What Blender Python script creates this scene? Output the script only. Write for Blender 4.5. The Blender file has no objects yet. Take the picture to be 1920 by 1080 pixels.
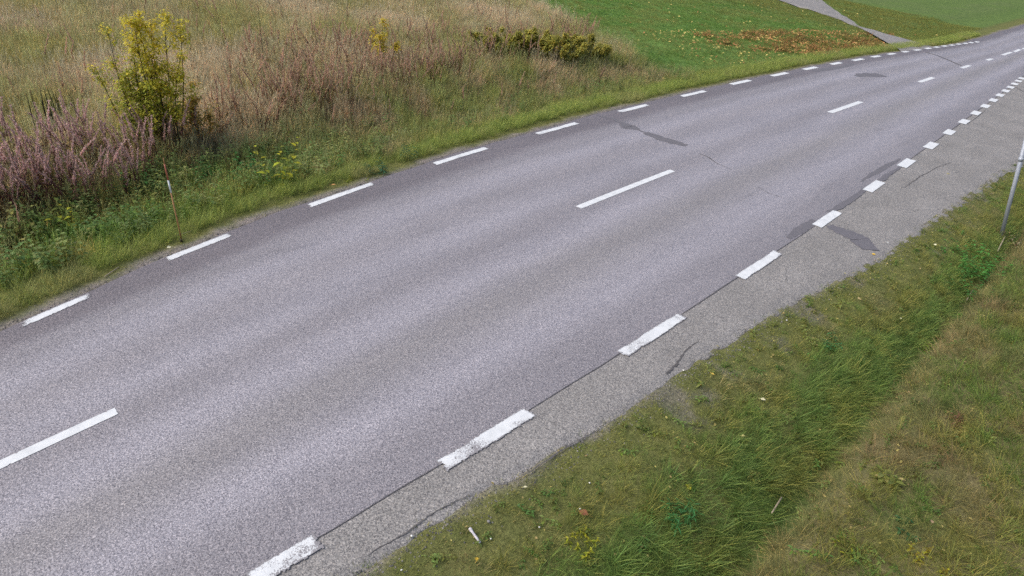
import bpy, math, random
import numpy as np
from mathutils import Matrix, Vector, Euler

random.seed(7)
RNG = np.random.default_rng(11)
SC = bpy.context.scene
COL = SC.collection

# ------------------------------------------------------------------ camera
PW, PH = 1920.0, 1080.0
FPX, CAM_H = 1200.0, 5.2615
PITCH, ROLL, YAW = 0.5405, 0.10366, 0.74541
_cy, _sy, _cp, _sp = math.cos(YAW), math.sin(YAW), math.cos(PITCH), math.sin(PITCH)
FWD = np.array([-_sy * _cp, _cy * _cp, -_sp])
_r0 = np.array([_cy, _sy, 0.0])
_u0 = np.cross(_r0, FWD)
_cr, _sr = math.cos(ROLL), math.sin(ROLL)
RIGHT = _cr * _r0 + _sr * _u0
UP = -_sr * _r0 + _cr * _u0
cam_data = bpy.data.cameras.new('roadside_camera')
cam = bpy.data.objects.new('roadside_camera', cam_data)
COL.objects.link(cam)
cam_data.sensor_width = 36.0
cam_data.lens = FPX * 36.0 / PW
cam_data.clip_start = 0.05
cam_data.clip_end = 2000.0
cam.matrix_world = Matrix(((RIGHT[0], UP[0], -FWD[0], 0.0), (RIGHT[1], UP[1], -FWD[1], 0.0),
                           (RIGHT[2], UP[2], -FWD[2], CAM_H), (0, 0, 0, 1)))
SC.camera = cam

# ------------------------------------------------------------------ light: an overcast afternoon
SUN_EL, SUN_AZ = math.radians(48), math.radians(215)      # azimuth clockwise from +Y
world = bpy.data.worlds.new('World')
SC.world = world
world.use_nodes = True
wn = world.node_tree.nodes
wl = world.node_tree.links
bg = wn['Background']
sky = wn.new('ShaderNodeTexSky')
sky.sky_type = 'NISHITA'
sky.sun_disc = False
sky.sun_elevation = SUN_EL
sky.sun_rotation = SUN_AZ
sky.air_density = 1.0
sky.dust_density = 4.0
sky.ozone_density = 1.0
wl.new(sky.outputs['Color'], bg.inputs['Color'])
bg.inputs['Strength'].default_value = 0.10
sun_data = bpy.data.lights.new('sun', 'SUN')
sun_data.energy = 1.3
sun_data.angle = math.radians(50)
sun_data.color = (1.0, 0.965, 0.92)
sun = bpy.data.objects.new('sun', sun_data)
COL.objects.link(sun)
_sd = Vector((math.sin(SUN_AZ) * math.cos(SUN_EL), math.cos(SUN_AZ) * math.cos(SUN_EL), math.sin(SUN_EL)))
sun.rotation_euler = _sd.to_track_quat('Z', 'Y').to_euler()
SC.view_settings.view_transform = 'Standard'
SC.view_settings.look = 'None'
SC.view_settings.gamma = 1.0
SC.view_settings.use_curve_mapping = False
SC.view_settings.exposure = 0.70
SC.cycles.max_bounces = 6
SC.cycles.use_denoising = False

# ------------------------------------------------------------------ numeric helpers
def smooth(a, b, x):
    t = np.clip((np.asarray(x, float) - a) / (b - a), 0, 1)
    return t * t * (3 - 2 * t)

def _hash(ix, iy, s):
    n = (ix * 374761393 + iy * 668265263 + s * 974634777) & 0xFFFFFFFF
    n = ((n ^ (n >> 13)) * 1274126177) & 0xFFFFFFFF
    n = n ^ (n >> 16)
    return (n & 0xFFFFFF) / float(0xFFFFFF)

def vnoise(x, y, scale=1.0, seed=0):
    x = np.asarray(x, float) * scale + 1000.0
    y = np.asarray(y, float) * scale + 1000.0
    ix, iy = np.floor(x).astype(np.int64), np.floor(y).astype(np.int64)
    fx, fy = x - ix, y - iy
    fx, fy = fx * fx * (3 - 2 * fx), fy * fy * (3 - 2 * fy)
    a, b = _hash(ix, iy, seed), _hash(ix + 1, iy, seed)
    c, d = _hash(ix, iy + 1, seed), _hash(ix + 1, iy + 1, seed)
    return (a * (1 - fx) + b * fx) * (1 - fy) + (c * (1 - fx) + d * fx) * fy

def fbm(x, y, scale=1.0, seed=0, n=3):
    t, a, s = 0.0, 0.5, 0.0
    for k in range(n):
        t = t + a * vnoise(x, y, scale * 2.03 ** k, seed + k * 17)
        s += a
        a *= 0.55
    return t / s

def S(r, g, b):
    """sRGB 0..255 to linear"""
    f = lambda c: (c / 255 / 12.92) if c / 255 <= 0.04045 else ((c / 255 + 0.055) / 1.055) ** 2.4
    return np.array([f(r), f(g), f(b)])

# ------------------------------------------------------------------ the lie of the road (metres; road runs along +Y)
_ty = np.linspace(-2.0, 46.0, 97)
_t = _ty / 10
def _table(poly):
    v = np.polyval(poly, _t)
    ys = np.concatenate([[-30, -2.001], _ty, [52, 160]])
    s0 = (v[1] - v[0]) / (_ty[1] - _ty[0])
    s1 = (v[-1] - v[-2]) / (_ty[-1] - _ty[-2])
    xs = np.concatenate([[v[0] - 8 * s0, v[0]], v, [v[-1] + 3 * s1, v[-1] + 3 * s1 - 3.0]])
    return ys, xs
_L = _table([0.0304, -0.3366, 1.5473, -3.3692, -8.9495])
_C = _table([0.0075, -0.0949, 0.4924, -1.2509, -6.6022])
_R = _table([-0.009, 0.0969, -0.4029, 0.2718, -3.7794])
lineL = lambda y: np.interp(y, *_L)
lineC = lambda y: np.interp(y, *_C)
lineR = lambda y: np.interp(y, *_R)
def edgeL(y):
    y = np.asarray(y, float)
    w = 0.02 + 0.20 * smooth(0.0, 4.0, y) + 0.04 * smooth(10, 20, y)
    return lineL(y) - w - 0.10 * (vnoise(y, y * 0, 0.6, 3) - 0.5) - 0.05 * (vnoise(y, y * 0, 2.7, 5) - 0.5)
def edgeR(y):
    y = np.asarray(y, float)
    b = np.interp(y, [-30, -2, 1.7, 3.0, 4.8, 7.0, 9.85, 13.1, 18.4, 25.2, 60, 160],
                  [-3.35, -3.35, -3.31, -3.27, -3.05, -3.03, -2.86, -2.61, -2.41, -2.28, -2.4, -3.5])
    return b + 0.12 * (vnoise(y, y * 0, 0.9, 9) - 0.5) + 0.07 * (vnoise(y, y * 0, 3.5, 12) - 0.5)
DITCH_X = -0.98

def terrain(x, y):
    x, y = np.asarray(x, float), np.asarray(y, float)
    dl = edgeL(y) - x
    dr = x - edgeR(y)
    z = np.full(np.broadcast(x, y).shape, -0.07)
    # left: verge, bank, ditch, field that rises gently
    depth = 0.26 * (1 - smooth(17, 30, y)) + 0.08
    zl = -0.035 - 0.03 * smooth(0, .5, dl) - depth * smooth(0.75, 2.3, dl) + (depth + 0.05) * smooth(2.9, 5.2, dl)
    zl = zl + 0.035 * np.clip(dl - 4, 0, 60) + 0.0009 * np.clip(dl - 8, 0, 40) ** 2 * 0.6
    zl = zl + (fbm(x, y, 0.8, 21) - 0.5) * 0.22 * smooth(1.0, 4, dl)
    # right: verge falling into a crease, then the back slope
    w = np.maximum(DITCH_X - edgeR(y), 0.5)
    dd = 0.55 * (1 - smooth(20, 40, y))
    f = np.clip(dr / w, 0, 1)
    zr = -0.030 - 0.03 * smooth(0, 0.4, dr) - dd * (0.25 * f + 0.75 * f ** 2.2)
    back = np.clip(x - DITCH_X, 0, 60)
    zr = zr + 0.45 * smooth(0, .45, back) + 0.05 * back
    zr = zr + (fbm(x, y, 1.3, 31) - 0.5) * 0.12 * smooth(0.1, 1.0, dr)
    z = np.where(dl > 0, zl, z)
    z = np.where(dr > 0, zr, z)
    return z

def ray(px, py):
    return FWD + (px - PW / 2) / FPX * RIGHT + (PH / 2 - py) / FPX * UP
def flat(px, py, z=0.0):
    d = ray(px, py)
    t = (z - CAM_H) / d[2]
    return np.array([d[0] * t, d[1] * t, z])
def at(px, py):
    """the point of the ground seen at a place of the photograph"""
    d = ray(px, py)
    t0 = (1.6 - CAM_H) / d[2]
    t1 = (-1.5 - CAM_H) / d[2]
    ts = np.linspace(t0, t1, 600)
    h = CAM_H + d[2] * ts - terrain(d[0] * ts, d[1] * ts)
    k = int(np.argmax(h < 0))
    t = ts[k]
    return Vector((d[0] * t, d[1] * t, float(terrain(d[0] * t, d[1] * t))))
def pixel(P):
    d = np.asarray(P, float) - np.array([0, 0, CAM_H])
    z = d @ FWD
    z = np.where(z > 0.05, z, 0.05)
    return PW / 2 + FPX * (d @ RIGHT) / z, PH / 2 - FPX * (d @ UP) / z, d @ FWD

# ------------------------------------------------------------------ object helpers
def mesh_from(name, V, F, mat=None, colors=None, smooth_shade=False, mats=None, mat_idx=None):
    me = bpy.data.meshes.new(name)
    me.from_pydata([tuple(map(float, v)) for v in V], [], [tuple(int(i) for i in f) for f in F])
    if mat: me.materials.append(mat)
    for m in (mats or []): me.materials.append(m)
    if mat_idx is not None: me.polygons.foreach_set('material_index', np.asarray(mat_idx, np.int32))
    if colors is not None:
        a = me.color_attributes.new('bc', 'FLOAT_COLOR', 'POINT')
        c = np.ones((len(V), 4), np.float32)
        c[:, :3] = np.asarray(colors)
        a.data.foreach_set('color', c.ravel())
    if smooth_shade: me.polygons.foreach_set('use_smooth', np.ones(len(me.polygons), bool))
    me.update()
    return me
def link(name, me, parent=None, kind=None):
    o = bpy.data.objects.new(name, me)
    COL.objects.link(o)
    if parent: o.parent = parent
    if kind: o['kind'] = kind
    return o
def tag(o, label, cat, group=None):
    o['label'] = label
    o['category'] = cat
    if group: o['group'] = group
    return o
def thing(name, label, cat, loc, rz=0.0, group=None):
    o = bpy.data.objects.new(name, None)
    o.empty_display_size = 0.1
    COL.objects.link(o)
    o.location = loc
    o.rotation_euler = (0, 0, rz)
    return tag(o, label, cat, group)

class MB:
    """collects geometry with a colour per vertex"""
    def __init__(s): s.V, s.F, s.C, s.n = [], [], [], 0
    def add(s, V, F, c):
        V = np.asarray(V, float)
        s.V.append(V)
        s.F += [tuple(i + s.n for i in f) for f in F]
        c = np.asarray(c, float)
        s.C.append(np.tile(c, (len(V), 1)) if c.ndim == 1 else c)
        s.n += len(V)
    def mesh(s, name, mat, sm=False):
        return mesh_from(name, np.concatenate(s.V), s.F, mat, np.concatenate(s.C), sm)

def tube(mb, pts, radii, c, sides=6, cap=True):
    pts = [np.asarray(p, float) for p in pts]
    V, F = [], []
    for i, p in enumerate(pts):
        d = pts[min(i + 1, len(pts) - 1)] - pts[max(i - 1, 0)]
        d = d / (np.linalg.norm(d) + 1e-9)
        a = np.cross(d, [0.31, 0.9, 0.2]); a /= np.linalg.norm(a) + 1e-9
        b = np.cross(d, a)
        for k in range(sides):
            th = 2 * math.pi * k / sides
            V.append(p + radii[i] * (math.cos(th) * a + math.sin(th) * b))
    for i in range(len(pts) - 1):
        for k in range(sides):
            k2 = (k + 1) % sides
            F.append((i * sides + k, i * sides + k2, (i + 1) * sides + k2, (i + 1) * sides + k))
    if cap:
        F.append(tuple(range(sides - 1, -1, -1)))
        F.append(tuple((len(pts) - 1) * sides + k for k in range(sides)))
    mb.add(V, F, c)

def blade(mb, base, az, length, lean, curve, width, c0, c1, seg=3, twist=0.0):
    """a grass blade: tapering strip that arches over"""
    d = np.array([math.cos(az), math.sin(az), 0.0])
    side = np.array([-math.sin(az + twist), math.cos(az + twist), 0.0])
    p = np.array(base, float)
    ang = lean
    V, C, F = [], [], []
    for i in range(seg + 1):
        f = i / seg
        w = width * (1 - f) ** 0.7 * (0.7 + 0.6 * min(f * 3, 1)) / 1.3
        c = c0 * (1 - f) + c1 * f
        if i == seg:
            V.append(p); C.append(c)
        else:
            V += [p - side * w / 2, p + side * w / 2]; C += [c, c]
        p = p + (length / seg) * (math.sin(ang) * d + math.cos(ang) * np.array([0, 0, 1.0]))
        ang = min(ang + curve / seg, 2.3)
    for i in range(seg - 1):
        F.append((2 * i, 2 * i + 1, 2 * i + 3, 2 * i + 2))
    F.append((2 * seg - 2, 2 * seg - 1, 2 * seg))
    mb.add(V, F, np.array(C))

def leaf(mb, base, d, up, length, width, c, fold=0.25, droop=0.2, jag=False):
    """a leaf of six faces folded along its midrib"""
    d = np.asarray(d, float); d = d / np.linalg.norm(d)
    s = np.cross(d, up); s = s / (np.linalg.norm(s) + 1e-9)
    n = np.cross(s, d)
    b = np.asarray(base, float)
    prof = [(0.0, 0.06), (0.3, 0.85), (0.6, 0.9), (1.0, 0.0)]
    V = []
    for f, w in prof:
        mid = b + d * length * f - np.array([0, 0, 1]) * droop * length * f * f
        e = width / 2 * w
        V += [mid - s * e + n * fold * e, mid, mid + s * e + n * fold * e]
    F = []
    for i in range(3):
        F += [(3 * i, 3 * i + 1, 3 * i + 4, 3 * i + 3), (3 * i + 1, 3 * i + 2, 3 * i + 5, 3 * i + 4)]
    cc = np.clip(np.asarray(c) * (0.85 + 0.3 * random.random()), 0, 1)
    mb.add(V, F, cc)

# ------------------------------------------------------------------ materials
def new_mat(name):
    m = bpy.data.materials.new(name)
    m.use_nodes = True
    nt = m.node_tree
    return m, nt, nt.nodes, nt.links, nt.nodes['Principled BSDF']
def N(nodes, t, **kw):
    n = nodes.new(t)
    for k, v in kw.items():
        if k in n.inputs: n.inputs[k].default_value = v
        else: setattr(n, k, v)
    return n
def ramp(nodes, stops, interp='LINEAR'):
    r = nodes.new('ShaderNodeValToRGB')
    r.color_ramp.interpolation = interp
    e = r.color_ramp.elements
    while len(e) < len(stops): e.new(0.5)
    for q, (p, c) in zip(e, stops):
        q.position = p
        q.color = (c, c, c, 1) if np.isscalar(c) else (*c, 1)
    return r
def mixc(nodes, links, fac, a, b, blend='MIX'):
    m = nodes.new('ShaderNodeMix')
    m.data_type = 'RGBA'
    m.blend_type = blend
    for sock, v in ((m.inputs[0], fac), (m.inputs[6], a), (m.inputs[7], b)):
        if hasattr(v, 'is_output'): links.new(v, sock)
        elif np.isscalar(v): sock.default_value = v
        else: sock.default_value = (*v, 1)
    return m.outputs[2]

def asphalt_mat(name, road):
    m, nt, nd, lk, bs = new_mat(name)
    geo = N(nd, 'ShaderNodeNewGeometry')
    pos = geo.outputs['Position']
    vor = N(nd, 'ShaderNodeTexVoronoi', Scale=(105.0 if road else 95.0)); lk.new(pos, vor.inputs['Vector'])
    sep = N(nd, 'ShaderNodeSeparateColor'); lk.new(vor.outputs['Color'], sep.inputs[0])
    n1 = N(nd, 'ShaderNodeTexNoise', Scale=52.0, Detail=3.0, Roughness=0.7); lk.new(pos, n1.inputs['Vector'])
    lng = N(nd, 'ShaderNodeMapping'); lng.inputs['Scale'].default_value = (1.0, 0.16 if road else 0.6, 1.0); lk.new(pos, lng.inputs['Vector'])
    n2 = N(nd, 'ShaderNodeTexNoise', Scale=1.3, Detail=5.0, Roughness=0.6); lk.new(lng.outputs[0], n2.inputs['Vector'])
    if road:
        uv = N(nd, 'ShaderNodeUVMap'); uv.uv_map = 'lane'
        # wobble the wheel tracks a little
        nw = N(nd, 'ShaderNodeTexNoise', Scale=0.55, Detail=4.0, Roughness=0.6); lk.new(lng.outputs[0], nw.inputs['Vector'])
        sx = N(nd, 'ShaderNodeSeparateXYZ'); lk.new(uv.outputs[0], sx.inputs[0])
        a1 = N(nd, 'ShaderNodeMath', operation='MULTIPLY_ADD'); lk.new(nw.outputs[0], a1.inputs[0]); a1.inputs[1].default_value = 0.05
        lk.new(sx.outputs[0], a1.inputs[2])
        a2 = N(nd, 'ShaderNodeMath', operation='SUBTRACT'); lk.new(a1.outputs[0], a2.inputs[0]); a2.inputs[1].default_value = 0.025
        # uv.x 0.1 = left edge line, 0.9 = right edge line
        k = lambda u: 0.1 + 0.8 * u
        pol = np.array([0.324, 0.316, 0.347]); dul = np.array([0.270, 0.260, 0.279]); edge = np.array([0.175, 0.162, 0.175])
        tr = ramp(nd, [(0.0, edge * 0.95), (k(0.06), edge * 1.05), (k(0.13), dul), (k(0.215), pol), (k(0.305), dul * 1.08),
                       (k(0.41), pol * 0.98), (k(0.495), dul * 1.02), (k(0.59), pol * 1.02), (k(0.70), dul * np.array([1.01, 1.01, .97])),
                       (k(0.83), pol * 1.02), (k(0.93), dul * 1.0), (k(1.0), dul * .92)], 'EASE')
        lk.new(a2.outputs[0], tr.inputs[0])
        base = tr.outputs[0]
    else:
        base = mixc(nd, lk, n2.outputs[0], (0.245, 0.238, 0.226), (0.295, 0.286, 0.275))
    # large soft blotches
    bl = ramp(nd, [(0.3, 0.90), (0.7, 1.09)]); lk.new(n2.outputs[0], bl.inputs[0])
    base = mixc(nd, lk, 1.0, base, bl.outputs[0], 'MULTIPLY')
    if road:
        n4 = N(nd, 'ShaderNodeTexNoise', Scale=2.6, Detail=6.0, Roughness=0.7); lk.new(lng.outputs[0], n4.inputs['Vector'])
        oil = ramp(nd, [(0.24, 0.72), (0.36, 1.0), (0.68, 1.0), (0.8, 1.1)]); lk.new(n4.outputs[0], oil.inputs[0])
        base = mixc(nd, lk, 1.0, base, oil.outputs[0], 'MULTIPLY')
    # aggregate: single stones pale, pink or dark in the binder
    st = ramp(nd, [(0.0, (0.36, 0.36, 0.40)), (0.22, (0.72, 0.70, 0.72)), (0.55, (1.0, 1.0, 1.0)), (0.8, (1.22, 1.17, 1.15)), (0.97, (1.6, 1.55, 1.5))])
    lk.new(sep.outputs[0], st.inputs[0])
    base = mixc(nd, lk, 0.9 if road else 0.85, base, st.outputs[0], 'MULTIPLY')
    g = ramp(nd, [(0.28, 0.42), (0.5, 1.0), (0.74, 1.5)]); lk.new(n1.outputs[0], g.inputs[0])
    base = mixc(nd, lk, 0.85 if road else 0.8, base, g.outputs[0], 'MULTIPLY')
    if not road:
        # worn-out fine cracks
        v2 = N(nd, 'ShaderNodeTexVoronoi', Scale=2.3); v2.feature = 'DISTANCE_TO_EDGE'
        nz = N(nd, 'ShaderNodeTexNoise', Scale=5.0, Detail=4.0); lk.new(pos, nz.inputs['Vector'])
        wp = mixc(nd, lk, 0.12, pos, nz.outputs['Color'])
        lk.new(wp, v2.inputs['Vector'])
        cr = ramp(nd, [(0.0, 1.0), (0.012, 0.0)]); lk.new(v2.outputs['Distance'], cr.inputs[0])
        mk = ramp(nd, [(0.52, 0.0), (0.64, 0.7)]); lk.new(n2.outputs[0], mk.inputs[0])
        mm = N(nd, 'ShaderNodeMath', operation='MULTIPLY'); lk.new(cr.outputs[0], mm.inputs[0]); lk.new(mk.outputs[0], mm.inputs[1])
        base = mixc(nd, lk, mm.outputs[0], base, (0.05, 0.05, 0.05))
    lk.new(base, bs.inputs['Base Color'])
    bs.inputs['Roughness'].default_value = 0.62 if road else 0.8
    bs.inputs['Specular IOR Level'].default_value = 0.35 if road else 0.25
    bmp = N(nd, 'ShaderNodeBump', Strength=0.5, Distance=0.006)
    ad = N(nd, 'ShaderNodeMath', operation='ADD'); lk.new(sep.outputs[0], ad.inputs[0]); lk.new(n1.outputs[0], ad.inputs[1])
    lk.new(ad.outputs[0], bmp.inputs['Height']); lk.new(bmp.outputs[0], bs.inputs['Normal'])
    return m

def plain_mat(name, c, rough=0.7, var=0.25, scale=30.0, metallic=0.0, spec=0.3, c2=None, bump=0.2, dist=0.003):
    m, nt, nd, lk, bs = new_mat(name)
    geo = N(nd, 'ShaderNodeNewGeometry')
    n1 = N(nd, 'ShaderNodeTexNoise', Scale=scale, Detail=4.0, Roughness=0.65); lk.new(geo.outputs['Position'], n1.inputs['Vector'])
    c = np.asarray(c, float)
    c2 = c * (1 + var) if c2 is None else np.asarray(c2, float)
    r = ramp(nd, [(0.3, np.clip(c * (1 - var), 0, 1)), (0.7, np.clip(c2, 0, 1))]); lk.new(n1.outputs[0], r.inputs[0])
    lk.new(r.outputs[0], bs.inputs['Base Color'])
    bs.inputs['Roughness'].default_value = rough
    bs.inputs['Metallic'].default_value = metallic
    bs.inputs['Specular IOR Level'].default_value = spec
    b = N(nd, 'ShaderNodeBump', Strength=bump, Distance=dist); lk.new(n1.outputs[0], b.inputs['Height']); lk.new(b.outputs[0], bs.inputs['Normal'])
    return m

def plant_mat(name, instanced, trans=0.48):
    m, nt, nd, lk, bs = new_mat(name)
    at_ = N(nd, 'ShaderNodeAttribute'); at_.attribute_name = 'bc'; at_.attribute_type = 'GEOMETRY'
    c = at_.outputs['Color']
    if instanced:
        ti = N(nd, 'ShaderNodeAttribute'); ti.attribute_name = 'tint'; ti.attribute_type = 'INSTANCER'
        c = mixc(nd, lk, 1.0, c, ti.outputs['Color'], 'MULTIPLY')
    else:
        geo = N(nd, 'ShaderNodeNewGeometry')
        nz = N(nd, 'ShaderNodeTexNoise', Scale=9.0, Detail=3.0); lk.new(geo.outputs['Position'], nz.inputs['Vector'])
        r = ramp(nd, [(0.3, 0.8 * 1.55), (0.7, 1.2 * 1.55)]); lk.new(nz.outputs[0], r.inputs[0])
        c = mixc(nd, lk, 1.0, c, r.outputs[0], 'MULTIPLY')
    lk.new(c, bs.inputs['Base Color'])
    bs.inputs['Roughness'].default_value = 0.55
    bs.inputs['Specular IOR Level'].default_value = 0.22
    tr = N(nd, 'ShaderNodeBsdfTranslucent'); lk.new(c, tr.inputs['Color'])
    mx = N(nd, 'ShaderNodeMixShader'); mx.inputs[0].default_value = trans
    lk.new(bs.outputs[0], mx.inputs[1]); lk.new(tr.outputs[0], mx.inputs[2])
    lk.new(mx.outputs[0], nd['Material Output'].inputs['Surface'])
    return m

def ground_mat():
    m, nt, nd, lk, bs = new_mat('turf_soil')
    geo = N(nd, 'ShaderNodeNewGeometry'); pos = geo.outputs['Position']
    a = N(nd, 'ShaderNodeAttribute'); a.attribute_name = 'bc'; a.attribute_type = 'GEOMETRY'
    n1 = N(nd, 'ShaderNodeTexNoise', Scale=26.0, Detail=5.0, Roughness=0.75); lk.new(pos, n1.inputs['Vector'])
    n2 = N(nd, 'ShaderNodeTexNoise', Scale=3.5, Detail=4.0, Roughness=0.6); lk.new(pos, n2.inputs['Vector'])
    r1 = ramp(nd, [(0.3, 0.9), (0.52, 1.8), (0.72, 2.8)]); lk.new(n1.outputs[0], r1.inputs[0])
    r2 = ramp(nd, [(0.3, (0.75, 0.8, 0.7)), (0.7, (1.25, 1.15, 1.2))]); lk.new(n2.outputs[0], r2.inputs[0])
    c = mixc(nd, lk, 1.0, a.outputs['Color'], r1.outputs[0], 'MULTIPLY')
    c = mixc(nd, lk, 1.0, c, r2.outputs[0], 'MULTIPLY')
    lk.new(c, bs.inputs['Base Color'])
    bs.inputs['Roughness'].default_value = 0.9
    bs.inputs['Specular IOR Level'].default_value = 0.1
    b = N(nd, 'ShaderNodeBump', Strength=0.7, Distance=0.03); lk.new(n1.outputs[0], b.inputs['Height']); lk.new(b.outputs[0], bs.inputs['Normal'])
    return m

def paint_mat():
    m, nt, nd, lk, bs = new_mat('road_paint')
    geo = N(nd, 'ShaderNodeNewGeometry'); pos = geo.outputs['Position']
    at_ = N(nd, 'ShaderNodeAttribute'); at_.attribute_name = 'bc'; at_.attribute_type = 'GEOMETRY'
    sp = N(nd, 'ShaderNodeSeparateColor'); lk.new(at_.outputs['Color'], sp.inputs[0])
    v = N(nd, 'ShaderNodeTexNoise', Scale=75.0, Detail=3.0, Roughness=0.65); lk.new(pos, v.inputs['Vector'])
    w = N(nd, 'ShaderNodeTexNoise', Scale=7.0, Detail=4.0, Roughness=0.6); lk.new(pos, w.inputs['Vector'])
    # bare where the wear of this spot beats the grain
    d = N(nd, 'ShaderNodeMath', operation='SUBTRACT'); lk.new(v.outputs[0], d.inputs[0]); lk.new(sp.outputs[0], d.inputs[1])
    r = ramp(nd, [(0.02, 0.0), (0.10, 1.0)]); lk.new(d.outputs[0], r.inputs[0])
    tone = ramp(nd, [(0.3, (0.60, 0.62, 0.63)), (0.6, (0.72, 0.74, 0.75))]); lk.new(w.outputs[0], tone.inputs[0])
    c = mixc(nd, lk, r.outputs[0], (0.26, 0.25, 0.26), tone.outputs[0])
    lk.new(c, bs.inputs['Base Color'])
    bs.inputs['Roughness'].default_value = 0.6
    bs.inputs['Specular IOR Level'].default_value = 0.3
    b = N(nd, 'ShaderNodeBump', Strength=0.5, Distance=0.004); lk.new(v.outputs[0], b.inputs['Height']); lk.new(b.outputs[0], bs.inputs['Normal'])
    return m

M_ROAD = asphalt_mat('worn_asphalt', True)
M_SHOULDER = asphalt_mat('old_coarse_asphalt', False)
M_TAR = plain_mat('smooth_tar_patch', (0.080, 0.076, 0.083), 0.62, 0.22, 75.0, c2=(0.245, 0.232, 0.250), bump=.5, dist=.005)
M_CRACK = plain_mat('open_crack', (0.10, 0.095, 0.095), 0.9, 0.4, 40.0)
M_PAINT = paint_mat()
M_GROUND = ground_mat()
M_INST = plant_mat('instanced_plants', True)
M_PLANT = plant_mat('plants', False)
M_STEEL = plain_mat('galvanised_steel', (0.35, 0.38, 0.44), 0.5, 0.14, 18.0, metallic=0.15, spec=0.5)
M_ORANGE = plain_mat('faded_orange_plastic', (0.40, 0.20, 0.085), 0.5, 0.25, 25.0)
M_RED = plain_mat('faded_red_brown_plastic', (0.36, 0.12, 0.07), 0.5, 0.2, 25.0)
M_WHITE = plain_mat('white_reflector', (0.78, 0.80, 0.80), 0.35, 0.05, 25.0)
M_BARK = plain_mat('dark_bark', (0.045, 0.036, 0.028), 0.85, 0.35, 30.0)
M_PALEWOOD = plain_mat('bleached_wood', (0.55, 0.52, 0.56), 0.75, 0.2, 40.0)
M_STRAWWOOD = plain_mat('straw_twig', (0.36, 0.30, 0.22), 0.8, 0.25, 40.0)
M_STONE = plain_mat('grey_stone', (0.26, 0.25, 0.24), 0.8, 0.3, 35.0)
M_CHALK = plain_mat('white_stone', (0.72, 0.71, 0.66), 0.7, 0.1, 35.0)

# ------------------------------------------------------------------ ground
def ground_colour(x, y):
    dl, dr = edgeL(y) - x, x - edgeR(y)
    n = fbm(x, y, 1.6, 41); n2 = fbm(x, y, 0.5, 51)
    c = np.zeros(np.broadcast(x, y).shape + (3,))
    soil = np.array([0.055, 0.045, 0.032]); olive = np.array([0.085, 0.092, 0.032]); gravel = np.array([0.15, 0.14, 0.125]); dry = np.array([0.095, 0.075, 0.048])
    green = np.array([0.045, 0.070, 0.020])
    def mix(a, b, t): return a + (b - a) * t[..., None]
    left = mix(np.broadcast_to(gravel * 0.85, c.shape), np.broadcast_to(olive, c.shape), smooth(0.05, 0.35, dl + (n - .5) * .5))
    left = mix(left, np.broadcast_to(olive * .75, c.shape), smooth(0.9, 1.6, dl))
    left = mix(left, np.broadcast_to(dry * .8, c.shape), smooth(3.0, 5.0, dl) * smooth(.35, .65, n2))
    lawn = smooth(23.2, 25.2, y - .45 * (dl - 4)) * smooth(1.0, 2.0, dl)
    left = mix(left, np.broadcast_to(np.array([0.066, 0.118, 0.030]), c.shape), lawn * (1 - smooth(40, 50, y) * .3))
    right = mix(np.broadcast_to(gravel, c.shape), np.broadcast_to(olive, c.shape), smooth(-0.15, 0.12, dr + (n - .5) * .5))
    right = mix(right, np.broadcast_to(gravel * .7, c.shape), smooth(.62, .72, n) * (1 - smooth(.5, 1.0, dr)) * .6)
    right = mix(right, np.broadcast_to(green, c.shape), smooth(.8, 1.4, dr) * smooth(.3, .6, n))
    right = mix(right, np.broadcast_to(dry * .5 + olive * .5, c.shape), smooth(DITCH_X - .05, DITCH_X + .35, x) * smooth(.3, .6, n + .1))
    c = np.where((dl > dr)[..., None], left, right)
    return c

def grid_mesh(name, xs, ys, mat):
    X, Y = np.meshgrid(xs, ys)
    Z = terrain(X, Y)
    V = np.stack([X, Y, Z], -1).reshape(-1, 3)
    nx, ny = len(xs), len(ys)
    i = np.arange(nx - 1)[None, :] + nx * np.arange(ny - 1)[:, None]
    F = np.stack([i, i + 1, i + nx + 1, i + nx], -1).reshape(-1, 4)
    return mesh_from(name, V, F, mat, ground_colour(X, Y).reshape(-1, 3), True)
xs = np.concatenate([np.array([-420, -250, -150, -100, -75]), np.arange(-60, -16, 0.5), np.arange(-16, 6, 0.10), np.arange(6, 20, 1.0), np.array([25, 40, 70, 120, 300])])
ys = np.concatenate([np.array([-200, -80, -40, -20]), np.arange(-12, -3, 0.5), np.arange(-3, 26, 0.10), np.arange(26, 70, 0.4), np.arange(70, 160, 3.0), np.array([170, 200, 260, 420])])
ground = link('ground', grid_mesh('ground', xs, ys, M_GROUND), kind='structure')

# ------------------------------------------------------------------ road sheets
RY = np.concatenate([np.arange(-28, -1, 0.4), np.arange(-1, 28, 0.07), np.arange(28, 60, 0.2), np.arange(60, 160, 2.0)])
def strip(name, cols_fn, mat, ncol, uvname=None, uvs=None, zfn=None):
    X = np.stack([cols_fn(RY, k / (ncol - 1)) for k in range(ncol)], 1)
    Y = np.repeat(RY[:, None], ncol, 1)
    Z = np.zeros_like(X) if zfn is None else zfn((np.arange(ncol) / (ncol - 1))[None, :], X, Y) + 0 * X
    V = np.stack([X, Y, Z], -1).reshape(-1, 3)
    ny = len(RY)
    i = np.arange(ncol - 1)[None, :] + ncol * np.arange(ny - 1)[:, None]
    F = np.stack([i, i + 1, i + ncol + 1, i + ncol], -1).reshape(-1, 4)
    me = mesh_from(name, V, F, mat)
    if uvname:
        U = uvs(X, Y).reshape(-1, 2)
        uv = me.uv_layers.new(name=uvname)
        vi = np.zeros(len(me.loops), np.int32); me.loops.foreach_get('vertex_index', vi)
        uv.data.foreach_set('uv', U[vi].astype(np.float32).ravel())
    return me
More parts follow.
